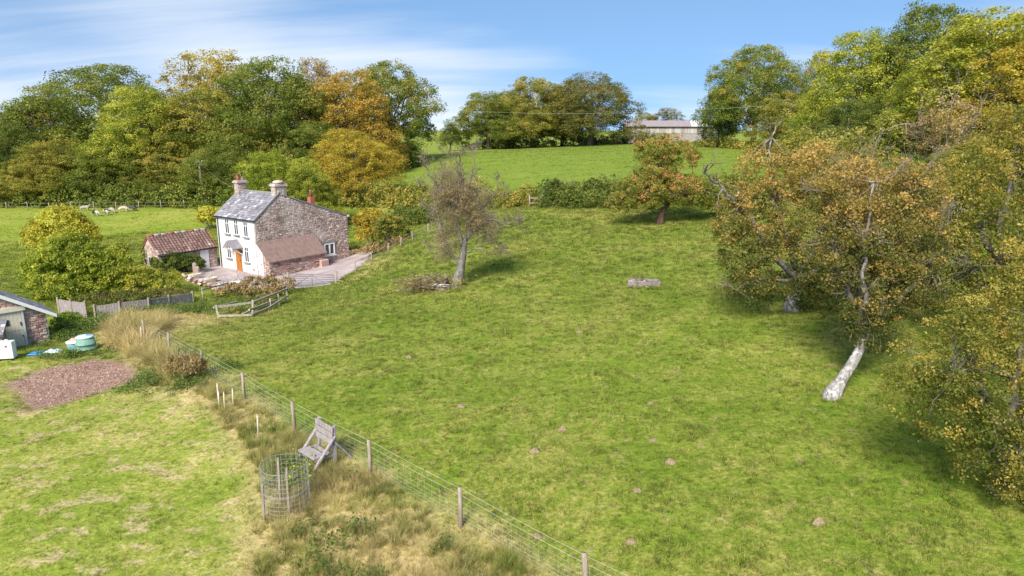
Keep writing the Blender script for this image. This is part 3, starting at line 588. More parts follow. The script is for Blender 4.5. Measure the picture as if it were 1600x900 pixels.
def hedge(name, label, path, w, h, leaf, dens, clump_r, per, size, seed, twigs=0, var=.25):
    """hedge following a line of (x, y) points"""
    rng = np.random.default_rng(seed); P = np.array(path, float); seg = np.linalg.norm(np.diff(P, axis=0), axis=1); L = seg.sum(); o = P.mean(0); oz = hz(*o)
    t = thing(name, label, 'hedge', (o[0], o[1], oz)); n = int(L * dens); u = rng.random(n) * L; cs = np.concatenate([[0], np.cumsum(seg)])
    i = np.clip(np.searchsorted(cs, u) - 1, 0, len(seg) - 1); f = (u - cs[i]) / seg[i]; q = P[i] + (P[i + 1] - P[i]) * f[:, None]; dr = (P[i + 1] - P[i]) / seg[i][:, None]; nr = np.stack([-dr[:, 1], dr[:, 0]], 1)
    hv = h * (1 + var * np.sin(u * .9 + 2 * np.sin(u * .31)) * .6 + var * rng.normal(0, .4, n)); a = rng.uniform(-.15, math.pi + .15, n); rr = np.where(rng.random(n) < .3, rng.uniform(.3, .8, n), rng.uniform(.85, 1.0, n))
    K = np.concatenate([q + nr * (np.cos(a) * w / 2 * rr)[:, None], (height(q[:, 0], q[:, 1]) + np.maximum(.1, np.sin(a) ** .7 * hv * rr) if False else height(q[:, 0], q[:, 1]) + np.clip(np.abs(np.sin(a)) ** .7 * hv * rr, .15, None))[:, None]], 1)
    D = np.concatenate([nr * np.cos(a)[:, None], np.sin(a)[:, None]], 1); kt = rng.normal(.45, .17, n)
    idx = np.repeat(np.arange(n), per); m = len(idx); dd = unit(rng.normal(size=(m, 3)) + D[idx] * .6 + np.array([0, 0, .3])); C = K[idx] + dd * (rng.random(m) ** .45 * clump_r * rng.uniform(.6, 1.3, n)[idx])[:, None]
    gz = height(C[:, 0], C[:, 1]); C[:, 2] = np.maximum(C[:, 2], gz + rng.uniform(.02, .15, m)); off = np.array([o[0], o[1], oz])
    V, Fq = leaf_quads(C - off, unit(dd * .6 + D[idx] * .4 + np.array([0, 0, .3])), size, rng)
    obj('foliage', np_mesh('foliage', V, Fq, M['leaf_' + leaf], np.clip(kt[idx] + rng.normal(0, .1, m), 0, 1)), t)
    mb = MB()
    for j in range(max(6, int(L * .9))):
        k = rng.integers(n); b = q[k] - o; grow(mb, (b[0], b[1], height(*q[k][:, None])[0] - oz - .1), (rng.normal(0, .25), rng.normal(0, .25), 1), h * .6, .035, 1, rng, k=4, seg=3, kids=3)
    for j in range(twigs):
        k = rng.integers(n); b = K[k] - off; grow(mb, b, (rng.normal(0, .35), rng.normal(0, .35), 1), h * rng.uniform(.25, .5), .014, 1, rng, k=3, seg=2, kids=2)
    mb.build('stems', 'twig_grey', t, kind='stuff'); return t
hedge('hedge', 'long green hedge at the foot of the wood above the sheep meadow', [(-98,107),(-80,107),(-62,104.5),(-50,102.5),(-40,99),(-33,94)], 3.2, 2.9, 'green', 17, .75, 24, .34, 31, 50)
hedge('hedge', 'mixed brown green hedge left of the half bare tree, below the upper field', [(-27,95),(-19,92.5),(-13,88.5),(-7.6,83),(-3.0,79)], 2.6, 2.6, 'olive', 22, .6, 24, .28, 32, 60)
hedge('hedge', 'low dark green clipped hedge between the gable bushes and the half bare tree', [(-14.2,82.5),(-11.4,79.5),(-7.6,76.6)], 1.6, 1.7, 'dark', 34, .4, 26, .2, 33, 6)
hedge('hedge', 'short hedge just left of the wooden rails in the field boundary', [(-2.6,77.3),(0.2,75.2),(2.5,72.7)], 1.6, 1.8, 'olive', 34, .42, 26, .2, 34, 14)
hedge('hedge', 'tall dark hedge between the wooden rails and the red tinged apple tree', [(3.3,70.9),(6.3,67.8),(9.5,66.0),(12.6,65.3)], 2.0, 2.25, 'dark', 42, .48, 28, .2, 35, 60)
hedge('hedge', 'hedge behind and right of the red tinged apple tree', [(12.8,65.6),(16.5,66.0),(20.2,66.2),(23.5,64.4)], 1.9, 2.0, 'olive', 34, .45, 26, .2, 36, 20)
hedge('hedge', 'low dark hedge under the crest oaks at the top of the field', [(-13,181),(2,185),(16,188),(30,190),(42,188)], 2.5, 1.7, 'dark', 9, .8, 20, .45, 37, 0)
hedge('hedge', 'rough low hedge along the far right corner of the upper field', [(40,148),(46,132),(46,120),(42,104)], 3.0, 1.4, 'olive', 9, .7, 20, .36, 38, 10)
hedge('hedge', 'wild hedge of mixed scrub along the right side beyond the orchard', [(38,96),(36,84),(34,72),(33,62)], 4.0, 4.6, 'olive', 16, .9, 24, .30, 39, 40)
bush('garden_tree', 'big rounded bright green bush tree in the cottage garden left of the boarded fence', 'tree', [(0,0,1.9,2.8,2.3,1.9),(-1.9,.3,1.5,1.9,1.8,1.5),(2.0,.2,1.6,2.0,1.8,1.6),(.2,0,3.4,1.8,1.7,1.3),(-.8,.4,2.9,2.0,1.8,1.4),(1.2,0,2.8,1.7,1.6,1.2),(0,-.9,.8,2.6,1.4,.9),(2.4,-.4,.8,1.6,1.2,.8)], 'ivy_bright', 620, .46, 58, .16, 41, at=(-32.8,49.8))
bush('garden_shrub', 'low spreading yellow green shrub at the right end of the garden', 'shrub', [(0,0,.9,2.1,1.4,1.3),(1.9,.6,.7,1.6,1.1,1.1),(-1.8,-.3,.9,1.6,1.2,1.4)], 'amberlime', 320, .36, 54, .14, 42, at=(-28.9,50.5))
bush('yellow_tree', 'golden yellow tree behind the big green garden bush, on the edge of the meadow', 'tree', [(0,0,2.6,2.7,2.4,2.0),(1.4,0,1.9,2.0,2,1.6),(-1.6,0,2.0,2.0,2,1.6),(.2,0,3.7,1.7,1.7,1.2)], 'yellow', 420, .50, 52, .18, 43, at=(-44.5,67.0))
bush('garden_shrub', 'slim olive green shrub between the big garden bush and the outbuilding', 'shrub', [(0,0,1.4,1.1,1.0,1.3),(.3,0,2.2,.8,.8,.8)], 'lime', 80, .34, 36, .16, 44, at=(-33.9,57.5))
bush('laurel_bush', 'dark rounded laurel bush in front of the outbuilding window', 'shrub', [(0,0,.9,1.2,1.1,1.0),(.5,.2,.8,.9,.9,.8)], 'dark', 170, .3, 60, .13, 45, at=(-31.0,60.2))
bush('box_hedge', 'clipped dark green hedge block in front of the outbuilding door', 'hedge', [(0,0,.8,1.2,.7,.85),(.7,.0,.8,.7,.7,.8),(-.7,-.0,.8,.7,.7,.8)], 'dark', 240, .24, 60, .10, 46, at=(-29.35,60.7))
bush('yellow_bush', 'rounded golden yellow bush behind the tiled outbuilding', 'shrub', [(0,0,1.2,1.4,1.3,1.2),(.5,0,1.7,1.1,1.1,.9),(-.4,0,1.8,.9,.9,.9)], 'yellow', 130, .38, 38, .2, 47, at=(-37.2,84.0))
bush('hedge_bush', 'tall bush with golden top beside the gable end of the cottage', 'shrub', [(0,0,1.9,1.6,1.6,1.9),(1.0,.6,1.6,1.3,1.3,1.6),(-.3,.8,3.0,1.3,1.3,1.1),(-.8,0,3.2,1.0,1,1.0)], 'amber', 210, .42, 40, .19, 48, at=(-14.1,68.2))
bush('hedge_bush', 'rounded olive green bush right of the golden topped bush beside the gable', 'shrub', [(0,0,1.5,1.4,1.4,1.6),(.7,.3,1.2,1.1,1.1,1.3),(-.4,.2,2.3,1.0,1,1.0)], 'olive', 160, .4, 40, .18, 49, at=(-11.9,66.6))
bush('bramble_bank', 'brown bramble scrub on the bank below the boundary posts', 'shrub', [(0,0,.2,1.6,1.2,.7),(-1.2,-1.2,.0,1.2,1.0,.6),(1.4,1.6,.4,1.3,1.1,.7)], 'brown', 120, .34, 32, .15, 50, tops=16, at=(-12.6,63.5))
bush('bramble_bush', 'brambles and brown scrub behind the broken rails beside the gate', 'shrub', [(0,0,.5,1.7,1.2,.9),(-1.6,-.6,.3,1.4,1.0,.7),(1.2,.6,.6,1.2,.9,.9),(.4,-1.2,.3,1.2,.9,.6)], 'brown', 170, .34, 34, .14, 51, tops=40, at=(-19.2,50.6))
bush('bramble_bush', 'low green brambles growing inside the broken rails', 'shrub', [(-.1,0,.1,.6,.9,.3),(-.7,-1.8,.1,.7,.6,.28),(.0,1.8,.1,.6,.9,.3)], 'olive', 90, .2, 34, .10, 52, tops=18, at=(-16.6,43.4))
bush('bramble_bush', 'dark twiggy bush at the fence beyond the white canes', 'shrub', [(0,0,.5,.7,.6,.6),(-.6,.3,.5,.5,.5,.5)], 'brown', 60, .22, 34, .09, 53, tops=26, at=(-13.8,27.6))
bush('garden_hedge', 'reddish brown hedge bottom between the garden bushes and the boarded fence', 'hedge', [(0,0,.3,2.2,.6,.6),(2.2,.9,.3,1.8,.6,.55),(-2.0,-.5,.3,1.6,.6,.6)], 'copper', 150, .3, 30, .13, 54, at=(-27.0,46.9))
bush('verge_bush', 'bright green scrub between the stone shed and the boarded fence', 'shrub', [(0,0,.15,.8,.9,.4),(.4,-1.2,.1,.7,.8,.35),(-.6,1.0,.15,.8,.6,.35)], 'ivy', 100, .24, 34, .11, 55, at=(-27.0,39.9))
# ---- the four old fruit trees of the paddock and the two on the right
def fruit_tree(name, label, base, trunk, r0, limbs, blobs, leaf, barkm, n_clump, clump_r, per, size, seed, twig=60, tl=.9, branchm=None, low=-.8, inner=.3, depth=2, minr=.006, tt=.25, spray=0, spray_l=.3):
    """trunk: points above the foot; limbs: lists of points (metres about the foot); blobs: crown lobes"""
    x, y = base; rng = np.random.default_rng(seed); t = thing(name, label, 'tree', (x, y, hz(x, y) - .04))
    n = len(trunk); mb = MB(); mb.tube(trunk, [r0 * (1.7 if i == 0 else 1.3 if i == 1 else 1 - .4 * i / (n - 1)) for i in range(n)], 10); mb.build('trunk', barkm, t, True)
    mb = MB(); tips = []
    for lp, lr in limbs:
        m = len(lp); lb = MB(); fp = []
        for i in range(m - 1):
            for k_ in range(4): fp.append(Vector(lp[i]).lerp(Vector(lp[i + 1]), k_ / 4) + (Vector(rng.normal(0, .055, 3)) if i + k_ else Vector()))
        fp.append(Vector(lp[-1])); mm = len(fp); lb.tube(fp, [lr * (1 - .75 * i / (mm - 1)) for i in range(mm)], 7); lb.build('limb', 'bark_pale' if barkm == 'bark_white' else barkm, t, True)
        for i in range(1, m):
            for j in range(2):
                d = Vector(lp[i]) - Vector(lp[i - 1]); grow(mb, lp[i], d.normalized() + Vector(rng.normal(size=3)) * .7, tl, lr * .4, depth, rng, k=4, seg=3, kids=3, tips=tips, minr=minr)
    K = None
    if n_clump:
        K, C, Nn, T = crown_points(blobs, n_clump, clump_r, per, rng, inner=inner, low=low, tvar=.2, top_tint=tt)
        C[:, 2] = np.maximum(C[:, 2], .12); V, Fq = leaf_quads(C, Nn, size, rng, .6, .65); 
        for i in range(twig):
            e = K[rng.integers(len(K))]; b = min((Vector(p) for lp, _ in limbs for p in lp), key=lambda q: (q - Vector(e)).length); branch_to(mb, b, e, .028, .008, rng, 4, 3, .05)
    mb.build('branches', branchm or barkm, t, True, kind='stuff')
    if spray:                                                # the finest twigs: slender slivers fanning out of the crown
        kk = K[rng.integers(len(K), size=spray)] + rng.normal(0, clump_r * .55, (spray, 3)); cc = np.mean(K, 0); d = unit(unit(kk - cc * np.array([1, 1, .8])) * .8 + rng.normal(size=(spray, 3)) * .6 + np.array([0, 0, .25])); sd = unit(np.cross(d, rng.normal(size=(spray, 3)))); L = (spray_l * rng.uniform(.5, 1.5, spray))[:, None]
        w_ = .0045; Vt = np.stack([kk - sd * w_, kk + sd * w_, kk + d * L + sd * w_ * .5, kk + d * L - sd * w_ * .5], 1).reshape(-1, 3); obj('twigs', np_mesh('twigs', Vt, np.arange(4 * spray).reshape(-1, 4), M[branchm or barkm]), t, kind='stuff')
    if n_clump: obj('crown', np_mesh('crown', V, Fq, M['leaf_' + leaf], T), t)
    return t
fruit_tree('old_apple_tree', 'leaning old apple tree with a white lichened trunk and orange tinged leaves', (10.37, 20.87),
    [(0,0,-.3),(.1,.02,.15),(.38,.1,.62),(.72,.2,1.15),(.98,.3,1.65),(1.12,.4,2.2)], .215,
    [([(1.05,.35,1.9),(.8,.5,3.2),(.5,.7,4.6),(.3,.9,6.4)],.13), ([(1.1,.4,2.0),(.5,.5,3.4),(-.1,.6,4.8),(-.4,.7,6.6)],.12), ([(1.1,.4,2.0),(1.7,.5,3.4),(2.1,.8,5.0),(2.3,1.0,6.9)],.13), ([(1.1,.4,2.1),(1.2,.9,3.6),(1.1,1.2,5.2),(1.2,1.4,7.4)],.12), ([(.9,.4,2.2),(1.9,.1,3.2),(2.7,.1,4.4),(3.0,.3,5.4)],.1), ([(.9,.3,2.3),(.6,-.2,3.6),(.4,-.3,4.9),(.5,-.2,7.0)],.1)],
    [(1.05,.35,2.2,.5,.45,.5),(1.15,.2,2.7,.75,.7,.6),(1.15,.35,2.9,.8,.75,.6),(1.3,.5,3.7,1.25,1.1,1.0),(1.2,.6,5.0,1.6,1.3,1.3),(2.2,.7,4.9,1.2,1.2,1.3),(.3,.6,5.4,1.1,1.1,1.2),(1.2,.9,6.5,1.5,1.3,1.2),(2.3,.9,6.5,.95,.95,1.0),(.1,.5,6.7,.95,.95,.95),(2.7,.4,3.6,.8,.8,.9)],
    'apple', 'bark_white', 920, .34, 66, .08, 61, twig=160, tl=.55, tt=.6, branchm='twig_grey', low=-.95, inner=.35, depth=3, spray=2500, spray_l=.35)
fruit_tree('old_apple_tree', 'spreading bushy apple tree with a long bare limb behind the white trunked one', (12.6, 29.6),
    [(0,0,-.3),(-.05,0,.4),(.1,.1,1.0),(.2,.1,1.7)], .27,
    [([(.1,0,1.5),(-1.4,-.2,2.8),(-2.8,-.6,4.6),(-3.8,-.9,5.5),(-4.7,-1.1,6.2)],.16), ([(.1,.1,1.7),(-.6,.1,3.4),(-1.2,.2,5.0),(-1.5,.3,7.6)],.14), ([(.2,.1,1.7),(1.0,.2,3.4),(1.6,.3,5.2),(2.0,.4,6.8)],.13), ([(.1,.1,1.3),(-1.6,-.4,1.6),(-2.8,-.6,1.1)],.1), ([(.1,.1,1.5),(1.8,-.3,2.4),(3.0,-.4,3.0)],.1)],
    [(-.6,-.2,1.7,2.1,1.5,1.2),(-1.9,-.3,2.6,1.5,1.4,1.3),(-1.5,0,4.3,2.0,1.7,1.6),(.6,.2,4.3,2.1,1.7,1.7),(-2.8,-.3,4.0,1.1,1.1,1.1),(-1.3,.2,6.0,1.6,1.3,1.2),(.9,.3,6.1,1.6,1.4,1.2),(2.0,.1,3.0,1.6,1.4,1.5),(-2.2,-.5,1.2,1.0,.9,.7),(2.2,.2,5.3,1.2,1.2,1.2),(.9,-.5,1.2,1.5,1.1,.9),(-.2,-.9,1.0,1.1,.8,.7)],
    'apple', 'bark_white', 820, .42, 58, .11, 62, twig=110, tl=.6, tt=.6, branchm='twig_grey', low=-.9)
fruit_tree('apple_tree', 'red tinged apple tree with a dark bent trunk by the field hedge', (12.38, 56.7),
    [(0,0,-.3),(-.02,0,.5),(.15,0,1.1),(.6,.1,1.7),(1.1,.1,2.1)], .27,
    [([(.5,0,1.6),(-.6,0,2.6),(-2.0,0,3.2),(-3.4,0,2.6)],.14), ([(.9,.1,2.0),(.6,.1,3.6),(-.2,.1,5.0),(.2,.1,6.4)],.15), ([(1.0,.1,2.1),(2.4,.1,2.7),(3.8,.1,2.9)],.12), ([(.6,0,1.7),(.8,-1.4,2.6),(.5,-2.4,2.6)],.1), ([(.3,0,1.4),(-1.1,-.3,1.3),(-1.7,-.4,1.0)],.05), ([(.7,0,1.9),(.9,1.6,2.8),(.8,2.6,2.7)],.1)],
    [(-2.4,0,2.5,1.6,1.7,1.2),(-.9,0,3.1,2.0,2.1,1.4),(1.4,0,2.9,2.1,2.2,1.2),(3.1,0,2.5,1.6,1.6,1.05),(-3.4,0,1.8,1.0,1.1,.85),(-.7,0,4.5,1.5,1.5,1.2),(-1.3,0,6.0,1.15,1.1,.9),(.2,.2,6.3,1.3,1.2,1.0),(1.5,0,5.7,1.3,1.2,1.1),(4.2,0,2.0,.9,1.0,.8),(-1.6,-.6,2.0,1.3,1.2,.6),(2.6,-.6,2.1,1.3,1.2,.6)],
    'red', 'bark_red', 860, .42, 58, .14, 63, twig=60, tl=.8, low=-.9)
fruit_tree('old_tree', 'half bare old tree with a grey leaning trunk and dead branches at its foot', (-3.5, 42.0),
    [(0,0,-.3),(.1,0,.3),(.25,0,1.1),(.42,0,2.0),(.55,0,3.0)], .33,
    [([(.5,0,2.8),(.9,.1,3.7),(.8,.1,4.9),(.4,.1,6.4),(.3,0,7.6)],.17), ([(.45,0,2.5),(.2,0,3.8),(-.3,.1,5.2),(-.9,.1,6.6)],.15), ([(.6,0,2.9),(1.3,0,3.9),(2.2,-.1,4.3),(3.0,-.1,3.9)],.13), ([(.3,0,1.3),(-.5,0,2.4),(-.9,.1,3.8),(-1.2,.1,4.9)],.11), ([(.8,.1,3.8),(1.6,.2,4.9),(2.3,.2,5.8)],.1), ([(.1,0,5.0),(-1.0,-.2,6.2),(-1.5,-.2,7.2)],.09), ([(.6,0,5.5),(1.0,.3,6.8),(1.2,.4,7.7)],.09), ([(.5,0,2.0),(1.3,-.2,2.6),(2.0,-.3,2.2)],.07)],
    [(.3,0,4.4,1.4,1.3,1.3),(-.5,0,3.0,.8,.9,1.3),(1.7,0,3.9,1.1,1.0,1.0),(.0,0,6.4,1.4,1.2,1.3),(1.1,0,5.4,1.1,1.0,1.0),(0,0,5.2,1.4,1.2,1.2)],
    'old', 'bark_grey', 460, .36, 30, .08, 64, twig=160, tl=.62, branchm='twig_grey', low=-.95, inner=.6, depth=4, minr=.009, spray=11000, spray_l=.45)
fruit_tree('orchard_tree', 'large gold leaved tree at the right edge, standing behind the low drooping one', (18.9, 25.6),
    [(0,0,-.3),(0,0,.6),(-.2,0,1.6),(-.3,0,2.6)], .3,
    [([(-.3,0,2.5),(-1.4,-.2,3.8),(-2.4,-.3,4.6)],.15), ([(-.3,0,2.6),(-.4,.1,4.4),(-.2,.1,6.8)],.16), ([(-.2,0,2.4),(.9,0,3.8),(1.6,0,5.4)],.14), ([(-.2,0,2.2),(-1.2,-1.0,2.8),(-2.0,-1.4,2.6)],.1)],
    [(-.2,0,3.0,2.4,2.2,1.6),(-1.8,-.3,3.8,1.7,1.6,1.4),(0,0,5.4,2.4,2.1,1.7),(1.6,0,4.2,2.0,1.9,1.7),(.6,0,7.0,1.7,1.6,1.3),(-1.6,0,5.5,1.4,1.3,1.2),(-2.6,-.6,2.6,1.4,1.3,1.1),(1.8,0,6.4,1.4,1.4,1.3),(-2.6,-.3,4.6,1.3,1.3,1.2),(-1.6,-.8,1.4,1.5,1.3,1.0),(.6,-.8,1.6,1.8,1.5,1.1),(-.4,0,7.2,1.3,1.2,1.0),(-3.0,-.2,3.6,1.2,1.2,1.2),(-2.2,-1.0,.9,1.2,1.1,.8),(.2,-1.6,2.6,1.6,1.3,1.4)],
    'gold', 'bark_grey', 1050, .44, 62, .10, 65, twig=90, tl=1.0, low=-.9)
fruit_tree('orchard_tree', 'low drooping gold leaved tree nearest the camera at the right edge', (11.5, 14.5),
    [(0,0,-.3),(0,0,.4),(-.1,0,1.0),(-.15,0,1.6)], .2,
    [([(-.1,0,1.4),(-.7,.1,2.4),(-1.5,.1,2.9)],.1), ([(-.1,0,1.6),(-.1,.1,2.8),(.2,.2,4.2)],.11), ([(-.1,0,1.5),(.8,.1,2.5),(1.5,.1,3.0)],.1)],
    [(-.5,0,2.6,1.3,1.3,1.1),(-1.5,.2,3.2,1.1,1.1,.85),(-2.0,.1,2.5,.85,.9,.8),(.2,.1,3.7,1.3,1.3,.95),(1.0,0,2.9,1.4,1.3,1.1),(-1.3,-.1,1.9,.9,.9,.7),(-.6,-.4,1.2,.85,.8,.75),(.2,-.6,.8,.8,.8,.75),(.8,-.3,1.7,1.0,1.0,.9),(-.9,.2,3.9,.9,.9,.7),(.8,.4,4.6,1.4,1.3,1.0),(1.6,.5,5.4,1.5,1.4,1.1),(1.5,.0,1.2,1.2,1.2,1.0),(.6,.6,5.6,1.0,1.0,.8),(0,-.9,1.3,.9,.8,.8),(.9,-.9,.8,1.0,.8,.8),(-.1,-.6,.5,.7,.6,.6),(.4,-.9,.4,.8,.6,.5),(1.8,-.4,2.4,1.2,1.1,1.1)],
    'gold', 'bark_grey', 1300, .27, 72, .062, 66, twig=110, tl=.5, low=-.95, inner=.35)
fruit_tree('bare_tree', 'pale bare branched tree among the trees at the upper right', (36.0, 58.5),
    [(0,0,-.3),(0,0,1.2),(.2,0,2.6),(.3,0,3.8)], .28,
    [([(.2,0,3.0),(-.8,0,4.8),(-2.2,0,6.0),(-3.2,0,6.4)],.15), ([(.3,0,3.8),(.6,0,5.6),(.4,0,8.0)],.14), ([(.3,0,3.6),(1.6,0,5.4),(2.8,0,7.2)],.13), ([(.2,0,2.8),(1.8,0,3.8),(3.2,0,4.6)],.1)],
    [(0,0,5.2,2.8,2.2,2.0),(.4,0,7.0,2.2,2,1.4),(-1.6,0,5.4,1.6,1.6,1.3)], 'brown', 'bark_grey', 240, .55, 22, .17, 67, twig=120, tl=1.6, branchm='twig_grey', depth=3)
# ---------------------------------------------------------------- buildings
def stone_mat(name, stops, lime=(.72, .63, .58), amount=.5):
    n = N(name); t = n.attr('tint'); p = n.obj(); big = n.noise(p, .55, 4, .6); f = n.noise(p, 9, 5, .7)
    col = n.ramp(t, stops); col = n.mix(n.math('MULTIPLY', n.rng(big, .50, .66), amount), col, lime); col = n.mix(n.rng(f, .58, .75, 0, .5), col, (.16, .13, .11)); col = n.mix(n.rng(n.noise(p, .9, 3), .56, .72, 0, .45), col, (.20, .185, .165))
    M[name] = n.princ(col, .95, spec=.1, normal=n.bump(f, .5, .03))
stone_mat('rubble', [(0, (.24, .17, .14)), (.3, (.38, .28, .235)), (.55, (.50, .37, .315)), (.8, (.60, .48, .42)), (1, (.76, .69, .63))])
stone_mat('red_rubble', [(0, (.24, .14, .115)), (.35, (.42, .255, .21)), (.65, (.54, .365, .31)), (1, (.72, .62, .56))], amount=.3)
simple('mortar', (.46, .39, .35), (.32, .26, .23), 5, .95, bump=.3)
n = N('white_render'); p = n.obj(); st = n.noise(n.mapping(p, (2.2, 2.2, .35)), 1.4, 5, .65); M['white_render'] = n.princ(n.mix(n.rng(st, .50, .72, 0, .45), n.mix(n.rng(n.noise(p, 3, 5), .35, .65), (.80, .78, .74), (.73, .70, .65)), (.56, .52, .46)), .9, spec=.1, normal=n.bump(n.noise(p, 14, 4), .12, .02))
simple('white_paint', (.83, .83, .82), (.74, .74, .73), 8, .5, bump=.02); simple('grey_paint', (.70, .64, .52), (.60, .54, .43), 7, .7, bump=.05); simple('pale_door', (.66, .66, .67), (.56, .56, .57), 5, .6)
simple('orange_door', (.46, .19, .045), (.36, .14, .03), 9, .45, stretch=(6, 6, .5)); simple('lead', (.17, .17, .18), (.10, .10, .11), 6, .6); simple('dark_metal', (.03, .035, .04), None, 8, .5)
simple('red_brick', (.46, .15, .095), (.34, .10, .07), 12, .9); simple('terracotta', (.44, .16, .10), (.30, .10, .07), 7, .85); simple('sill', (.30, .28, .27), (.20, .19, .18), 9, .9)
simple('felt_roof', (.27, .185, .155), (.20, .135, .115), 3, .95, bump=.3); simple('grey_sheet', (.33, .28, .29), (.24, .20, .21), 2.0, .8); simple('pale_sheet', (.60, .60, .63), (.50, .49, .51), 2.0, .7)
n = N('slate'); t = n.attr('tint'); p = n.obj(); f = n.noise(p, 3, 5, .7)
M['slate'] = n.princ(n.mix(n.rng(f, .52, .72, 0, .65), n.ramp(t, [(0, (.13, .125, .145)), (.5, (.23, .215, .24)), (.85, (.34, .32, .35)), (1, (.50, .48, .50))]), (.40, .37, .34)), .7, spec=.35, normal=n.bump(n.noise(p, 20, 3), .15, .01))
n = N('pantile'); t = n.attr('tint'); p = n.obj(); f = n.noise(p, 2.4, 5, .75)
M['pantile'] = n.princ(n.mix(n.rng(f, .55, .70, 0, .7), n.ramp(t, [(0, (.11, .068, .060)), (.5, (.18, .110, .094)), (.9, (.26, .165, .145)), (1, (.42, .34, .30))]), (.50, .43, .37)), .9, spec=.15)
n = N('glass'); M['glass'] = n.princ((.025, .035, .045), .06, spec=.8)
def in_poly(P, a, b):
    c_ = False; j = len(P) - 1
    for i in range(len(P)):
        if (P[i][1] > b) != (P[j][1] > b) and a < (P[j][0] - P[i][0]) * (b - P[i][1]) / (P[j][1] - P[i][1]) + P[i][0]: c_ = not c_
        j = i
    return c_
def stonework(mb, poly, to3, out, seed, holes=(), hmin=.085, hmax=.17, wmin=.12, wmax=.36, d=.045):
    """coursed rubble over a polygon in wall coordinates; to3 maps (a, b) to a point, out is the wall's outward normal"""
    rng = np.random.default_rng(seed); out = Vector(out); b = min(p[1] for p in poly); top = max(p[1] for p in poly); lo = min(p[0] for p in poly); hi = max(p[0] for p in poly)
    while b < top:
        ch = rng.uniform(hmin, hmax); a = lo - rng.uniform(0, .2)
        while a < hi:
            w_ = rng.uniform(wmin, wmax); ca, cb = a + w_ / 2, b + ch / 2
            g = .012; pts = [(a + g, b + g), (a + w_ - g, b + g), (a + w_ - g, b + ch - g), (a + g, b + ch - g)]
            if all(in_poly(poly, *q) for q in pts) and not any(q0 - w_ * .45 < ca < q1 + w_ * .45 and r0 - ch * .45 < cb < r1 + ch * .45 for q0, q1, r0, r1 in holes):
                j = [(q[0] + rng.normal(0, .012), q[1] + rng.normal(0, .012)) for q in pts]; dd = d * rng.uniform(.5, 1.3); base = [Vector(to3(*q)) for q in j]; k = .80
                fr = [Vector(to3(ca + (q[0] - ca) * k, cb + (q[1] - cb) * k)) + out * dd for q in j]
                mb.add(base + fr, [(4, 5, 6, 7), (0, 1, 5, 4), (1, 2, 6, 5), (2, 3, 7, 6), (3, 0, 4, 7)], float(np.clip(rng.normal(.5, .24), 0, 1)))
            a += w_
        b += ch
def slates(mb, c0, du, dv, lu, lv, su, sv, seed, th=.018, lift=.03):
    """overlapping slates on a plane: c0 lower corner, du along the eaves, dv up the slope"""
    rng = np.random.default_rng(seed); c0, du, dv = Vector(c0), Vector(du), Vector(dv); nn = du.cross(dv).normalized()
    for r in range(int(lv / sv)):
        off = (r % 2) * su / 2
        for k in range(-1, int(lu / su) + 1):
            a0, a1 = max(0, k * su + off + .006), min(lu, (k + 1) * su + off - .006)
            if a1 - a0 < .05: continue
            b0, b1 = r * sv + rng.normal(0, .008), min((r + 1) * sv + sv * .35, lv); j = rng.normal(0, .005)
            q = [c0 + du * a0 + dv * b0 + nn * (lift + j), c0 + du * a1 + dv * b0 + nn * (lift + rng.normal(0, .005)), c0 + du * a1 + dv * b1 + nn * .006, c0 + du * a0 + dv * b1 + nn * .006]
            mb.add(q + [q[0] - nn * th, q[1] - nn * th], [(0, 1, 2, 3), (4, 5, 1, 0)], float(np.clip(rng.normal(.5, .22), 0, 1)))
def window(parent, o, au, ah, nrm, w, h, cols, toplight=0, mat='white_paint', frame=.055, depth=.06, sill=None):
    """casement window: o lower-left corner, au along the wall, nrm outward"""
    o, au, nrm = Vector(o), Vector(au), Vector(nrm); up = Vector((0, 0, 1)); ctr = o + au * w / 2 + up * h / 2
    mb = MB(); B = lambda a0, a1, b0, b1: mb.prism([o + au * a0 + up * b0, o + au * a1 + up * b0, o + au * a1 + up * b1, o + au * a0 + up * b1], (0, 0, 0), nrm * depth)
    B(0, frame, 0, h); B(w - frame, w, 0, h); B(frame, w - frame, 0, frame); B(frame, w - frame, h - frame, h)
    for i in range(1, cols): x = w * i / cols; B(x - frame * .6, x + frame * .6, frame, h - frame)
    if toplight: mb.prism([o + au * frame + up * (h * toplight - .022) + nrm * .002, o + au * (w - frame) + up * (h * toplight - .022) + nrm * .002, o + au * (w - frame) + up * (h * toplight + .022) + nrm * .002, o + au * frame + up * (h * toplight + .022) + nrm * .002], (0, 0, 0), nrm * (depth + .004))
    wn_ = mb.build('window', mat, parent)
    for i in range(cols):
        x0, x1 = w * i / cols + frame * .5, w * (i + 1) / cols - frame * .5; mb = MB(); q = [o + au * x0 + up * frame * .5, o + au * x1 + up * frame * .5, o + au * x1 + up * (h - frame * .5), o + au * x0 + up * (h - frame * .5)]
        mb.prism(q, (0, 0, 0), nrm * (depth * .45)); mb.build('pane', 'glass', wn_)
    if sill:
        mb = MB(); mb.prism([o - au * .12 - up * .12, o + au * (w + .12) - up * .12, o + au * (w + .12) - up * .005, o - au * .12 - up * .005], (0, 0, 0), nrm * .16); mb.build('sill', sill, wn_)
    return wn_
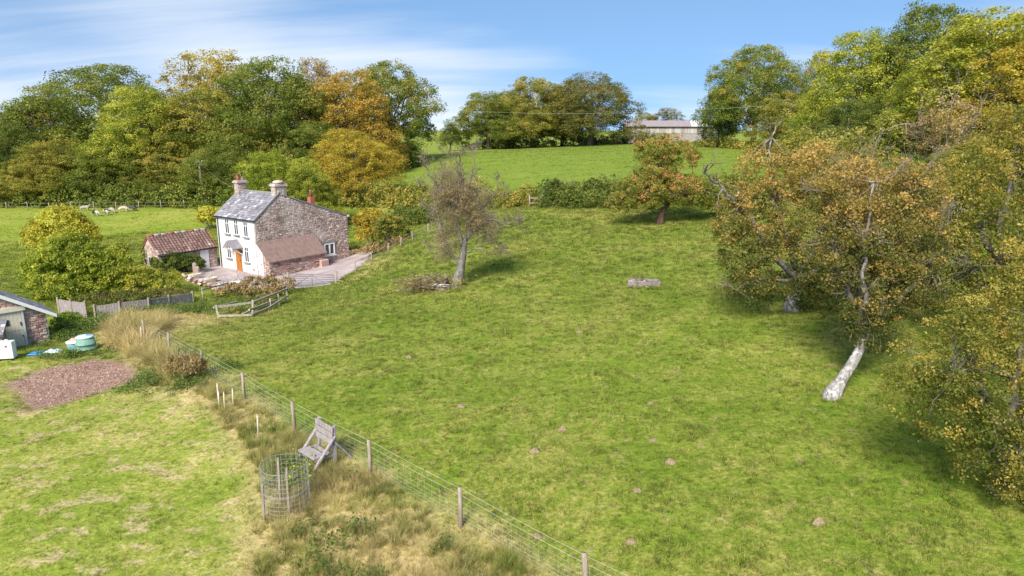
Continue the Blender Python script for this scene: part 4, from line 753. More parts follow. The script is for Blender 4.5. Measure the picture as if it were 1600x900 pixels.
# ---- the cottage; local x runs along the white front, y back along the stone gable
def make_cottage():
    t = thing('cottage', 'white fronted two storey cottage with a stone gable and slate roof', 'cottage', (-27.67, 63.63, -2.8), R(-37.02))
    Wd, D, E, RV, RH, RE = 6.28, 10.29, 4.85, 2.6, 7.02, 4.28; LD, LL = 1.65, 6.0
    mb = MB(); mb.prism([(0, 0, -.4), (Wd - .22, 0, -.4), (Wd - .22, 0, E), (0, 0, E)], (0, 0, 0), (0, .45, 0)); front = mb.build('front_wall', 'white_render', t); front['label'] = 'white rendered front wall'
    mb = MB(); mb.prism([(Wd - .5, .452, -.4), (Wd - .5, D, -.4), (Wd - .5, D, RE), (Wd - .5, RV, RH), (Wd - .5, .452, E + .1)], (0, 0, 0), (.5, 0, 0)); mb.prism([(Wd - .218, .0, -.4), (Wd, .0, -.4), (Wd, .45, -.4), (Wd - .218, .45, -.4)], (0, 0, 0), (0, 0, E + .4)); gw = mb.build('gable_wall', 'mortar', t); gw['label'] = 'stone gable wall'
    mb = MB(); mb.prism([(0, .46, -.4), (0, D, -.4), (0, D, RE), (0, RV, RH), (0, .46, E + .1)], (0, 0, 0), (.45, 0, 0)); mb.prism([(.45, D - .4, -.4), (Wd - .502, D - .4, -.4), (Wd - .502, D - .4, RE - .1), (.45, D - .4, RE - .1)], (0, 0, 0), (0, .39, 0)); mb.build('rear_wall', 'mortar', t)
    mb = MB(); poly = [(.0, -.3), (D, -.3), (D, RE - .02), (RV, RH - .05), (0, E)]
    stonework(mb, poly, lambda a, b: (Wd, a, b), (1, 0, 0), 3, holes=[(7.15, 8.45, .62, 1.85), (0, LL, -.4, 2.75)]); s = mb.build('stones', 'rubble', gw, kind='stuff')
    mb = MB(); stonework(mb, [(0, -.3), (D, -.3), (D, RE), (RV, RH - .05), (0, E)], lambda a, b: (0, a, b), (-1, 0, 0), 4); mb.build('stones', 'rubble', gw, kind='stuff')
    mb = MB(); mb.bar((Wd + .03, 2.2, 2.9), (Wd + .03, LL + .1, 2.86), .08, .07); mb.build('drip_course', 'mortar', gw)
    # roofs
    ru = math.hypot(RV + .12, RH - E); sl = Vector((0, RV + .12, RH - E)).normalized(); o0 = Vector((-.12, -.14, E - .02))
    mb = MB(); mb.prism([(-.1, -.12, E - .05), (-.1, RV, RH + .0), (-.1, RV, RH - .14), (-.1, -.0, E - .12)], (0, 0, 0), (Wd + .16, 0, 0)); rf = mb.build('roof', 'lead', t)
    mb = MB(); slates(mb, o0, (1, 0, 0), sl, Wd + .2, ru + .02, .36, .26, 9, lift=.05); mb.build('slates', 'slate', rf, kind='stuff')
    mb = MB(); mb.prism([(-.1, RV, RH - .02), (-.1, D + .1, RE - .02), (-.1, D + .1, RE - .16), (-.1, RV, RH - .18)], (0, 0, 0), (Wd + .12, 0, 0)); mb.build('rear_roof', 'slate', rf)
    mb = MB(); mb.tube([(-.12, RV + .02, RH + .03), (Wd * .5, RV + .02, RH + .0), (Wd + .02, RV + .02, RH + .03)], .09, 8); mb.build('ridge_tile', 'sill', rf, True)
    mb = MB(); mb.bar((Wd + .03, -.1, E - .02), (Wd + .03, RV, RH), .08, .12); mb.bar((Wd + .03, RV + .3, RH - .1), (Wd + .03, D + .1, RE), .08, .1); mb.build('verge', 'sill', rf)
    mb = MB(); mb.box((Wd + .05, D + .06, RE - .02), (.16, .2, .16)); mb.build('eaves_cap', 'white_paint', rf)
    # chimneys
    def stack(x, y, z0, z1, sx, sy, seed, capm):
        mb = MB(); mb.box((x, y, (z0 + z1) / 2), (sx, sy, z1 - z0)); ch = mb.build('chimney', 'mortar', rf)
        mb = MB()
        for (a, b, n_, wd, f) in ((0, -1, (0, -1, 0), sx, 0), (0, 1, (0, 1, 0), sx, 0), (1, 0, (1, 0, 0), sy, 1), (-1, 0, (-1, 0, 0), sy, 1)):
            stonework(mb, [(-wd / 2, z0), (wd / 2, z0), (wd / 2, z1 - .12), (-wd / 2, z1 - .12)], (lambda p, q, b=b: (x + p, y + b * sy / 2, q)) if f == 0 else (lambda p, q, a=a: (x + a * sx / 2, y + p, q)), n_, seed, hmin=.12, hmax=.18, wmin=.15, wmax=.35)
        mb.box((x, y, z1 - .06), (sx + .22, sy + .22, .16)); mb.box((x, y, z1 + .05), (sx + .08, sy + .08, .1)); mb.build('stones', 'rubble', ch, kind='stuff'); return ch
    c1 = stack(.42, RV - .1, RH - .5, RH + .85, .62, .88, 21, 0); c1['label'] = 'left chimney stack with red pots'
    for dx, dy, hh, m in ((0, -.18, .62, 'terracotta'), (.02, .26, .34, 'mortar')):
        mb = MB(); mb.lathe([(.15, 0), (.145, hh * .5), (.12, hh * .9), (.15, hh * .92), (.15, hh)], 12, (.42 + dx, RV - .1 + dy, RH + .94)); mb.build('chimney_pot', m, c1, True)
    mb = MB(); mb.lathe([(.05, 0), (.05, .25), (.13, .27), (.13, .36), (.03, .42)], 10, (.44, RV + .16, RH + 1.28)); mb.build('cowl', 'dark_metal', c1, True)
    stack(Wd - .42, RV + .35, RH - .6, RH + .78, .68, 1.15, 22, 0)['label'] = 'broad stone chimney at the gable'
    mb = MB(); mb.lathe([(.30, 0), (.5, .06), (.52, .16), (.36, .26), (.12, .3)], 10, (Wd - .42, RV + .35, RH + .87)); mb.build('capping', 'rubble', rf, True)
    mb = MB(); mb.box((Wd - .55, 6.5, 5.85), (.5, .5, .95)); mb.box((Wd - .55, 6.5, 6.36), (.36, .36, .12)); bc = mb.build('brick_chimney', 'red_brick', rf); mb = MB(); mb.lathe([(.16, 0), (.13, .5), (.15, .55), (.15, .62)], 10, (Wd - .55, 6.5, 6.42)); mb.build('chimney_pot', 'terracotta', bc, True)
    # windows and door of the front (facing -y)
    for x, z, h in ((1.50, 3.30, 1.36), (2.98, 3.33, 1.36), (4.50, 3.26, 1.40), (1.45, 1.0, 1.22), (4.32, .93, 1.42)): window(t, (x, -.002, z), (1, 0, 0), 0, (0, -1, 0), .66, h, 2, .72, sill='sill')
    mb = MB(); mb.box((3.28, -.01, 1.0), (.86, .12, 2.04)); dr = mb.build('door', 'orange_door', t)
    for x in (-.2, .2):
        mb = MB(); mb.box((3.28 + x, -.08, .6), (.26, .02, .7)); mb.build('panel', 'orange_door', dr)
    mb = MB(); mb.box((3.58, -.1, 1.0), (.04, .05, .12)); mb.build('handle', 'dark_metal', dr)
    pc = MB(); pc.prism([(2.5, 0, 2.15), (3.25, 0, 2.78), (4.0, 0, 2.15), (4.0, 0, 2.24), (3.25, 0, 2.88), (2.5, 0, 2.24)], (0, 0, 0), (0, -1.0, 0)); po = pc.build('porch', 'white_paint', t)
    mb = MB(); mb.prism([(2.44, .02, 2.14), (3.25, .02, 2.84), (3.25, .02, 2.93), (2.4, .02, 2.2)], (0, 0, 0), (0, -1.06, 0)); mb.build('canopy_roof', 'slate', po)
    mb = MB(); mb.prism([(4.06, .02, 2.14), (3.252, .02, 2.84), (3.252, .02, 2.93), (4.1, .02, 2.2)], (0, 0, 0), (0, -1.06, 0)); mb.build('canopy_roof', 'slate', po)
    for x in (2.56, 3.94):
        mb = MB(); mb.bar((x, -.04, 1.55), (x, -.8, 2.14), .06, .07); mb.build('bracket', 'white_paint', po)
    mb = MB(); mb.tube([(.35, -.1, E - .1), (.35, -.1, .0)], .045, 8); mb.build('downpipe', 'dark_metal', t, True)
    mb = MB(); mb.tube([(-.1, -.2, E - .08), (Wd + .05, -.2, E - .04)], .06, 8); mb.build('gutter', 'dark_metal', t, True)
    mb = MB(); mb.box((3.95, -.09, 1.85), (.1, .14, .22)); mb.build('wall_lamp', 'dark_metal', t)
    mb = MB(); mb.box((5.55, -.04, .35), (.22, .06, .12)); mb.build('wall_plaque', 'terracotta', t)
    # lean-to along the gable
    mb = MB(); mb.prism([(Wd + .05, .02, -.4), (Wd + LD - .02, .02, -.4), (Wd + LD - .02, .02, 1.45), (Wd + .05, .02, 2.75)], (0, 0, 0), (0, LL - .04, 0)); lt = mb.build('lean_to', 'mortar', t)
    mb = MB(); stonework(mb, [(0, -.3), (LL, -.3), (LL, 1.42), (0, 1.42)], lambda a, b: (Wd + LD - .02, a, b), (1, 0, 0), 5, d=.07, wmin=.22, wmax=.6); stonework(mb, [(Wd + .86, -.3), (Wd + LD, -.3), (Wd + LD, 1.5), (Wd + .86, 2.0)], lambda a, b: (a, .02, b), (0, -1, 0), 6, d=.06, hmin=.14); mb.build('stones', 'red_rubble', lt, kind='stuff')
    mb = MB(); mb.prism([(Wd + .0, 0, -.4), (Wd + .84, 0, -.4), (Wd + .84, 0, 2.12), (Wd + .0, 0, 2.95)], (0, 0, 0), (0, -.06, 0)); mb.build('end_wall', 'white_render', lt)
    mb = MB(); mb.box((Wd + .42, -.075, .98), (.66, .05, 1.95)); sd = mb.build('side_door', 'pale_door', lt)
    for z in (.3, 1.65):
        mb = MB(); mb.box((Wd + .2, -.105, z), (.22, .015, .04)); mb.build('hinge', 'dark_metal', sd)
    mb = MB(); mb.box((Wd + .66, -.11, 1.0), (.05, .03, .12)); mb.build('latch', 'dark_metal', sd)
    mb = MB(); mb.prism([(Wd + .06, -.14, 2.95), (Wd + LD + .22, -.14, 1.34), (Wd + LD + .22, -.14, 1.26), (Wd + .06, -.14, 2.85)], (0, 0, 0), (0, LL + .3, 0)); mb.build('lean_to_roof', 'felt_roof', lt)
    mb = MB(); mb.prism([(Wd + LD + .05, LL - .75, -.4), (Wd + LD + .55, LL - .9, -.4), (Wd + LD + .5, LL + .1, -.4), (Wd + LD + .05, LL + .1, -.4)], (0, 0, 0), (0, 0, 1.15)); mb.build('buttress', 'red_rubble', lt, bevel=.08)
    wg = window(t, (Wd + .01, 7.2, .66), (0, 1, 0), 0, (1, 0, 0), 1.22, 1.16, 2, 0, frame=.11, depth=.13, sill='white_paint'); wg['label'] = 'two pane gable window'
    mb = MB(); mb.box((Wd + .06, 7.8, 1.95), (.14, 1.5, .2)); mb.build('lintel', 'sill', wg)
    return t
make_cottage()
# ---- tiled outbuilding: runs forward from the cottage's left corner, same axes as the cottage
def make_outbuilding():
    t = thing('outbuilding', 'low stone outbuilding with a red pantile roof beside the cottage', 'outbuilding', (-27.67, 63.63, -2.8), R(-37.02)); L, De, E, RH = 5.5, 2.9, 1.95, 3.35; x1 = -.35; x0 = x1 - De; y1, y0 = -.05, -.05 - L
    rx = x1 - De * .52
    mb = MB(); mb.prism([(x0, y0, -.4), (x1, y0, -.4), (x1, y0, E), (rx, y0, RH - .08), (x0, y0, E)], (0, 0, 0), (0, L, 0)); w_ = mb.build('wall', 'mortar', t)
    mb = MB(); stonework(mb, [(y0, -.3), (y1, -.3), (y1, E), (y0, E)], lambda a, b: (x1, a, b), (1, 0, 0), 31, holes=[(-1.75, -.95, -.4, 1.8)]); stonework(mb, [(x0, -.3), (x1, -.3), (x1, E), (rx, RH - .1), (x0, E)], lambda a, b: (a, y0, b), (0, -1, 0), 32, holes=[(x0 + 1.2, x0 + 2.0, .7, 1.6)]); mb.build('stones', 'rubble', w_, kind='stuff')
    mb = MB(); mb.box((x1 + .03, -1.35, .9), (.1, .84, 1.85)); d = mb.build('door', 'pale_door', t)
    for k in range(5):
        mb = MB(); mb.box((x1 + .09, -1.35 - .32 + .16 * k, .9), (.02, .145, 1.8)); mb.build('plank', 'pale_door', d)
    window(t, (x0 + 1.2, y0 - .03, .72), (1, 0, 0), 0, (0, -1, 0), .8, .85, 2)
    mb = MB(); ov = .18
    for s, xe in ((1, x1 + ov), (-1, x0 - ov)): mb.prism([(xe, y0 - .1, E - .12), (rx, y0 - .1, RH - .03), (rx, y0 - .1, RH - .12), (xe, y0 - .1, E - .22)], (0, 0, 0), (0, L + .12, 0))
    rf = mb.build('roof', 'terracotta', t)
    rng = np.random.default_rng(3); mb = MB(); cw, rows = .29, 8; ncol = int((L + .2) / cw)
    for s, xe in ((1, x1 + ov), (-1, x0 - ov)):
        a, b = Vector((xe, 0, E - .10)), Vector((rx, 0, RH + .0)); dn = (b - a); nn = Vector((dn.z * s, 0, -dn.x * s)).normalized()
        for r in range(rows):
            for k in range(ncol):
                yo = y0 - .12 + k * cw; tt = float(np.clip(rng.normal(.5, .22), 0, 1)); vs = []; sag = -.05 * math.sin(math.pi * (k + .5) / ncol)
                for e, lift in ((r / rows, .055), (min(1, (r + 1.18) / rows), .02)):
                    for j in range(6):
                        u = j / 5; pr = .075 * math.sin(u * math.pi) if u < .999 else 0
                        vs.append(a + dn * e + Vector((0, yo + u * cw * .98, sag)) + nn * (pr + lift + rng.normal(0, .003)))
                mb.add(vs, [(j, j + 1, j + 7, j + 6) for j in range(5)], tt)
    mb.build('pantiles', 'pantile', rf, kind='stuff')
    for k in range(9):
        mb = MB(); y = y0 - .1 + k * (L + .1) / 9; mb.tube([(rx, y + .02, RH + .06), (rx, y + .31, RH + .04), (rx, y + (L + .1) / 9, RH + .06)], [.12, .12, .12], 8); mb.build('ridge_tile', 'mortar' if k % 3 else 'terracotta', rf, True)
    mb = MB(); mb.tube([(x1 + .25, y0 - .1, E - .16), (x1 + .25, y1, E - .13)], .05, 8); mb.build('gutter', 'dark_metal', t, True)
    return t
make_outbuilding()
bush('ivy_growth', 'dark ivy climbing the left end of the tiled outbuilding', 'ivy', [(0, 0, 1.2, .35, .7, 1.2), (.1, .2, 2.2, .35, .5, .6), (-.1, -.3, .5, .5, .6, .6)], 'ivy', 70, .25, 40, .12, 71, at=(-33.1, 61.2))
# ---- barn beyond the crest
def make_barn():
    t = thing('barn', 'long grey field barn with a pale end roof panel beyond the upper field', 'barn', (46.5, 204, hz(46.5, 204) - .2), R(-7)); L, De, E, RH = 27.0, 9.0, 4.6, 6.3; a0 = -L / 2; a1 = L / 2
    mb = MB(); mb.prism([(a0, 0, -.6), (a0, De, -.6), (a0, De, E), (a0, De / 2, RH - .1), (a0, 0, E)], (0, 0, 0), (L, 0, 0)); w_ = mb.build('wall', 'barn_block', t)
    rng = np.random.default_rng(4); k = 0; x = a0
    while x < a1 - .3:
        mb = MB(); w = min(.9, a1 - x); mb.box((x + w / 2, -.06, E - 1.05), (w - .05, .08, 1.9), t=float(rng.random())); mb.build('board', 'barn_board', w_); x += .9
    for i in range(6):
        mb = MB(); mb.box((a0 + .4 + i * (L - .8) / 5, -.14, E / 2), (.3, .14, E)); mb.build('post', 'barn_board', t)
    for nm, x0_, x1_, m in (('roof', a0 - .3, a1 - 8.0, 'grey_sheet'), ('roof', a1 - 7.98, a1 + .3, 'pale_sheet')):
        mb = MB(); mb.prism([(x0_, -.5, E - .1), (x0_, De / 2, RH), (x0_, De + .5, E - .1), (x0_, De + .5, E - .22), (x0_, De / 2, RH - .14), (x0_, -.5, E - .22)], (0, 0, 0), (x1_ - x0_, 0, 0)); r = mb.build(nm, m, t)
        mb = MB(); x = x0_ + .2
        while x < x1_ - .1: mb.bar((x, -.52, E - .07), (x, De / 2, RH + .03), .06, .05); x += .5
        mb.build('corrugations', m, r, kind='stuff')
    mb = MB(); mb.tube([(a0, -.56, E - .16), (a1, -.56, E - .16)], .09, 6); mb.build('gutter', 'dark_metal', t)
simple('barn_block', (.33, .30, .29), (.25, .22, .21), 1.2, .95)
n = N('barn_board'); M['barn_board'] = n.princ(n.ramp(n.attr('tint'), [(0, (.24, .21, .20)), (.5, (.33, .30, .29)), (1, (.44, .42, .40))]), .9, spec=.1)
make_barn()
def make_low_wall():
    mb = MB(); mb.box((0, 0, .4), (16, .5, 1.6)); o = mb.build('yard_wall', 'barn_block'); o.location = (27.5, 203.5, hz(27.5, 203.5)); o.rotation_euler = (0, 0, R(-7)); tag(o, 'low stone wall running left from the barn under the oaks', 'wall')
make_low_wall()
# ---- stone shed at the lower left
def make_shed():
    t = thing('stone_shed', 'stone shed with a pale plank door and white bargeboards at the left edge', 'shed', (-26.0, 36.75, -1.68), R(47))
    # local: x along the front to the right corner at 0, y back
    Wd, De, E, RH = 6.0, 2.6, 1.72, 3.6
    mb = MB(); mb.prism([(0, 0, -.5), (-Wd, 0, -.5), (-Wd, 0, E), (-Wd / 2, 0, RH), (0, 0, E)], (0, 0, 0), (0, De, 0)); w_ = mb.build('wall', 'mortar', t)
    mb = MB(); stonework(mb, [(-Wd, -.4), (0, -.4), (0, E - .05), (-Wd / 2, RH - .1), (-Wd, E - .05)], lambda a, b: (a, 0, b), (0, -1, 0), 41, holes=[(-2.3, -1.1, -.5, 2.25)], hmin=.09, hmax=.19, wmin=.14, wmax=.4); mb.build('stones', 'red_rubble', w_, kind='stuff')
    mb = MB(); stonework(mb, [(0, -.4), (De, -.4), (De, E), (0, E)], lambda a, b: (0, a, b), (1, 0, 0), 42, hmin=.09, hmax=.19, wmin=.14, wmax=.4); mb.build('stones', 'red_rubble', w_, kind='stuff')
    mb = MB(); mb.box((-1.7, -.04, .93), (1.12, .12, 2.16)); d = mb.build('door', 'grey_paint', t)
    for k in range(6):
        for z0, z1 in ((-.1, .92), (.96, 1.95)):
            mb = MB(); mb.box((-2.13 + k * .172, -.115, (z0 + z1) / 2), (.165, .03, z1 - z0)); mb.build('plank', 'grey_paint', d)
    for x in (-2.29, -1.11):
        mb = MB(); mb.box((x, -.07, .93), (.1, .18, 2.2)); mb.build('jamb', 'pale_door', d)
    mb = MB(); mb.box((-1.7, -.1, 2.16), (1.5, .26, .24)); mb.build('lintel', 'grey_paint', d)
    mb = MB(); mb.box((-1.7, -.16, -.14), (1.4, .34, .14)); mb.build('doorstep', 'sill', d)
    mb = MB(); mb.box((-1.9, -.14, 1.45), (.3, .03, .32)); mb.build('door_window', 'glass', d)
    for z in (1.3, .62):
        mb = MB(); mb.box((-1.24, -.15, z), (.05, .04, .2 if z > 1 else .08)); mb.build('handle', 'dark_metal', d)
    sl = (RH - E) / (Wd / 2); ov = .42
    rf = None
    for s, xe in ((1, ov), (-1, -Wd - ov)):
        ze = E - sl * ov; mb = MB(); mb.prism([(xe, -.3, ze), (-Wd / 2, -.3, RH), (-Wd / 2, -.3, RH + .1), (xe, -.3, ze + .1)], (0, 0, 0), (0, De + .6, 0)); r = mb.build('roof', 'lead', t)
        mb = MB(); mb.prism([(xe, -.34, ze - .08), (-Wd / 2 + s * .002, -.34, RH - .08), (-Wd / 2 + s * .002, -.34, RH + .13), (xe, -.34, ze + .12)], (0, 0, 0), (0, -.05, 0)); mb.build('bargeboard', 'white_paint', r)
        a = Vector((xe, -.3 if s > 0 else De + .3, ze + .1)); sd = Vector((-s * (Wd / 2 + ov), 0, RH - ze)); Lr = sd.length; mb = MB(); slates(mb, a, (0, s, 0), sd.normalized(), De + .6, Lr, .34, .26, 43); mb.build('slates', 'slate', r, kind='stuff')
    mb = MB(); mb.prism([(ov - .1, -.2, 0), (ov + .05, -.2, 0), (ov + .05, -.2, .09), (ov - .1, -.2, .09)], (0, 0, 0), (0, De + .4, 0)); g_ = mb.build('gutter', 'dark_metal', t); g_.location = (0, 0, E - sl * ov - .06)
make_shed()
# ---------------------------------------------------------------- fences, gates and the smaller things
n = N('old_wood'); p = n.obj(); f = n.noise(n.mapping(p, (1, 1, .12)), 22, 5, .7); g_ = n.noise(p, 4, 4); t = n.attr('tint')
M['old_wood'] = n.princ(n.mix(n.rng(g_, .55, .72, 0, .5), n.mix(n.rng(f, .35, .65), (.40, .36, .37), (.24, .20, .19)), (.52, .49, .50)), .9, spec=.1, normal=n.bump(f, .4, .02))
n = N('fence_wood'); p = n.obj(); f = n.noise(n.mapping(p, (1, 1, .15)), 16, 5, .7)
M['fence_wood'] = n.princ(n.mix(n.rng(f, .35, .65), (.40, .33, .26), (.24, .19, .15)), .92, spec=.1, normal=n.bump(f, .4, .02))
n = N('mossy_wood'); p = n.obj(); f = n.noise(n.mapping(p, (1, 1, .2)), 12, 5, .7)
M['mossy_wood'] = n.princ(n.mix(n.rng(n.noise(p, 3, 4), .5, .65, 0, .6), n.mix(n.rng(f, .35, .65), (.44, .40, .33), (.27, .23, .18)), (.24, .26, .11)), .95, spec=.1)
n = N('galvanised'); M['galvanised'] = n.princ((.52, .53, .52), .45, .7, .5)
n = N('wire'); M['wire'] = n.princ((.60, .61, .56), .5, .3, .5)
simple('gate_steel', (.22, .22, .25), (.17, .17, .19), 8, .5, .2); simple('cane', (.66, .60, .48), (.52, .46, .36), 12, .8)
def ground_pt(x, y, dz=0): return Vector((x, y, hz(x, y) + dz))
POSTS = [(4.6, 9.6), (1.6, 12.7), (-1.32, 15.72), (-4.19, 18.45), (-7.44, 21.65), (-10.42, 24.9), (-13.51, 28.25), (-16.62, 31.58), (-19.6, 34.9)]
def make_wire_fence():
    o = ground_pt(-4.19, 18.45); t = thing('wire_fence', 'post and wire stock fence running from the boarded fence to the lower right', 'fence', o); rng = np.random.default_rng(2)
    tops = []
    for i, (x, y) in enumerate(POSTS):
        b = ground_pt(x, y) - o; lean = Vector((rng.normal(0, .03), rng.normal(0, .03), 0)); h = 1.12 + rng.normal(0, .03); mb = MB(); mb.tube([b + Vector((0, 0, -.3)), b + lean * .5 + Vector((0, 0, h * .5)), b + lean + Vector((0, 0, h))], [.062, .058, .055], 8); mb.build('post', 'fence_wood', t, True); tops.append((b, lean, h))
    for k, hh in enumerate((1.05, .86, .68, .54, .42, .31, .21, .11)):
        mb = MB(); pts = []
        for i in range(len(tops) - 1):
            (b0, l0, h0), (b1, l1, h1) = tops[i], tops[i + 1]
            for s in range(5):
                u = s / 5; q = b0.lerp(b1, u) + l0.lerp(l1, u) * hh; w = q + o; q.z = (1 - u) * b0.z + u * b1.z + hh - .03 * math.sin(u * math.pi); pts.append(q + Vector((.05, .05, 0)))
        mb.tube(pts, .004 if k < 2 else .002, 4); mb.build('wire', 'wire', t)
    mb = MB()
    for i in range(len(tops) - 1):
        (b0, l0, h0), (b1, l1, h1) = tops[i], tops[i + 1]; m = int((b1 - b0).length / .3)
        for s in range(m):
            u = s / m; q = b0.lerp(b1, u) + Vector((.05, .05, 0)); mb.bar(q + Vector((0, 0, .11)), q + Vector((0, 0, .84)), .0024, .0024)
    mb.build('netting', 'wire', t, kind='stuff')
make_wire_fence()
def post_row(name, label, pts, h, r, mat, wires=(), rails=(), rail_h=.1):
    o = ground_pt(*pts[0]); t = thing(name, label, 'fence', o); rng = np.random.default_rng(len(pts) * 7 + int(abs(o.x)))
    B = [ground_pt(*q) - o for q in pts]; Ls = [Vector((rng.normal(0, .05), rng.normal(0, .05), 0)) for _ in pts]
    for b, l in zip(B, Ls):
        mb = MB(); mb.tube([b + Vector((0, 0, -.3)), b + l + Vector((0, 0, h * rng.uniform(.9, 1.08)))], [r, r * .9], 7); mb.build('post', mat, t, True)
    for z in wires:
        mb = MB(); mb.tube([b + Vector((0, 0, z)) for b in B], .006, 4); mb.build('wire', 'wire', t)
    for z in rails:
        for a, b in zip(B[:-1], B[1:]):
            mb = MB(); mb.bar(a + Vector((0, -.05, z)), b + Vector((0, -.05, z + rng.normal(0, .03))), .045, rail_h); mb.build('rail', mat, t)
    return t
post_row('boundary_fence', 'pale posts and wire along the crest between the half bare tree and gate', [(-6.9,64.4),(-7.9,63.9),(-9.25,63.0),(-10.2,61.8),(-11.1,60.2),(-12.3,58.6),(-13.2,56.4)], .98, .06, 'fence_wood', wires=(.9, .6, .3))
post_row('meadow_fence', 'thin posts and wire along the far side of the sheep meadow', [(-84 + i * 3.6, 104.6 - i * .45) for i in range(12)], 1.2, .07, 'fence_wood', wires=(1.0, .5))
post_row('rail_fence', 'two wooden rails filling a gap in the field hedge', [(1.9,72.3),(3.1,70.9),(4.1,69.7)], 1.25, .09, 'fence_wood', rails=(1.0, .45))
post_row('garden_fence', 'post and rail fence along the garden below the yard', [(-22.7,48.6),(-22.5,50.6),(-22.3,52.4)], .85, .05, 'mossy_wood', rails=(.75,))
def make_boarded_fence():
    P = [(-30.1,43.9),(-28.6,42.9),(-27.1,42.0)]; Q = [(-26.6,42.1),(-25.4,42.8),(-24.2,44.1),(-23.6,45.6),(-22.8,47.4)]
    for pts, h, lab in ((P, 1.0, 'boarded timber fence panel by the stone shed, angled to the left'), (Q, .72, 'long low boarded fence along the garden in front of the shrubs')):
        o = ground_pt(*pts[0]); t = thing('board_fence', lab, 'fence', o); rng = np.random.default_rng(3); B = [ground_pt(*q) - o for q in pts]
        for b in B: mb = MB(); mb.box(b + Vector((0, -.06, h * .5)), (.11, .11, h + .25)); mb.build('post', 'fence_wood', t)
        for a, b in zip(B[:-1], B[1:]):
            for z in (h * .92, h * .2):
                mb = MB(); mb.bar(a + Vector((0, 0, z)), b + Vector((0, 0, z)), .04, .11); mb.build('rail', 'fence_wood', t)
            L = (b - a).length; k = int(L / .15); d = (b - a).normalized(); nr = Vector((d.y, -d.x, 0)).normalized()
            for i in range(k):
                c_ = a.lerp(b, (i + .5) / k) + nr * .035; hh = h * rng.uniform(.93, 1.0); mb = MB(); mb.bar(c_ + Vector((0, 0, .0)), c_ + Vector((0, 0, hh)), .02, .138, up=nr) if False else mb.bar(c_, c_ + Vector((0, 0, hh)), .135, .022, up=nr); mb.build('board', 'old_wood', t)
make_boarded_fence()
def make_gate():
    a, b = Vector((-18.3, 54.9, hz(-18.3, 54.9))), Vector((-14.3, 53.75, hz(-14.3, 53.75))); b.z = a.z + .12; t = thing('field_gate', 'grey tubular steel field gate closing the cottage yard', 'gate', a); d = b - a; L = d.length; W_ = lambda u, z: d * u + Vector((0, 0, z))
    for nm, u, h, r in (('gate_post', -.035, 1.25, .11), ('gate_post', 1.03, 1.45, .12), ('gate_post', 1.0, 1.2, .06)):
        mb = MB(); q = W_(u, 0) + (Vector((.1, .25, 0)) if h == 1.2 else Vector()); mb.tube([q + Vector((0, 0, -.5)), q + Vector((0, 0, h))], r, 8); mb.build(nm, 'fence_wood', t, True)
    for z in (1.12, .93, .76, .60, .45, .30, .16):
        mb = MB(); mb.tube([W_(.01, z), W_(.985, z)], .03, 6); mb.build('bar', 'gate_steel', t, True)
    for u in (.01, .5, .985):
        mb = MB(); mb.tube([W_(u, .14), W_(u, 1.14)], .032, 6); mb.build('upright', 'gate_steel', t, True)
    for u0, u1 in ((.5, .12), (.5, .88)):
        mb = MB(); mb.tube([W_(u0, 1.11) + Vector((.0, -.03, 0)), W_(u1, .17) + Vector((0, -.03, 0))], .026, 6); mb.build('brace', 'gate_steel', t, True)
    mb = MB(); mb.bar(W_(1.03, .75), W_(1.25, .55), .08, .08); mb.build('stay', 'mossy_wood', t)
make_gate()
def make_broken_rails():
    o = ground_pt(-16.4, 42.0); t = thing('broken_rails', 'collapsed timber rail enclosure overgrown with brambles in the paddock corner', 'fence', o); G = lambda x, y, z: ground_pt(x, y, z) - o
    rails = [((-17.9,40.1,.12),(-15.75,39.8,.15)), ((-15.75,39.8,.15),(-15.6,42.2,.2)), ((-15.6,42.2,.2),(-15.9,46.9,.35)), ((-18.2,40.6,.62),(-16.3,41.6,.72)), ((-16.3,41.6,.72),(-16.0,47.2,.85)), ((-18.3,40.5,.62),(-17.8,42.8,.6)), ((-15.9,39.9,.45),(-15.9,44.6,.45)), ((-16.5,40.0,.1),(-15.8,42.0,.5))]
    for a, b in rails: mb = MB(); mb.bar(G(*a), G(*b), .10, .12, w2=.09, h2=.11); mb.build('rail', 'mossy_wood', t)
    for a, b in [((-16.3,41.6,.85),(-15.75,39.9,-.1)), ((-15.95,43.6,.7),(-15.6,42.6,-.1)), ((-15.95,45.2,.8),(-15.9,45.2,-.2)), ((-18.2,40.6,.75),(-17.9,40.1,-.1)), ((-16.0,47.2,.95),(-16.0,47.2,-.2))]: mb = MB(); mb.bar(G(*a), G(*b), .1, .1); mb.build('post', 'mossy_wood', t)
make_broken_rails()
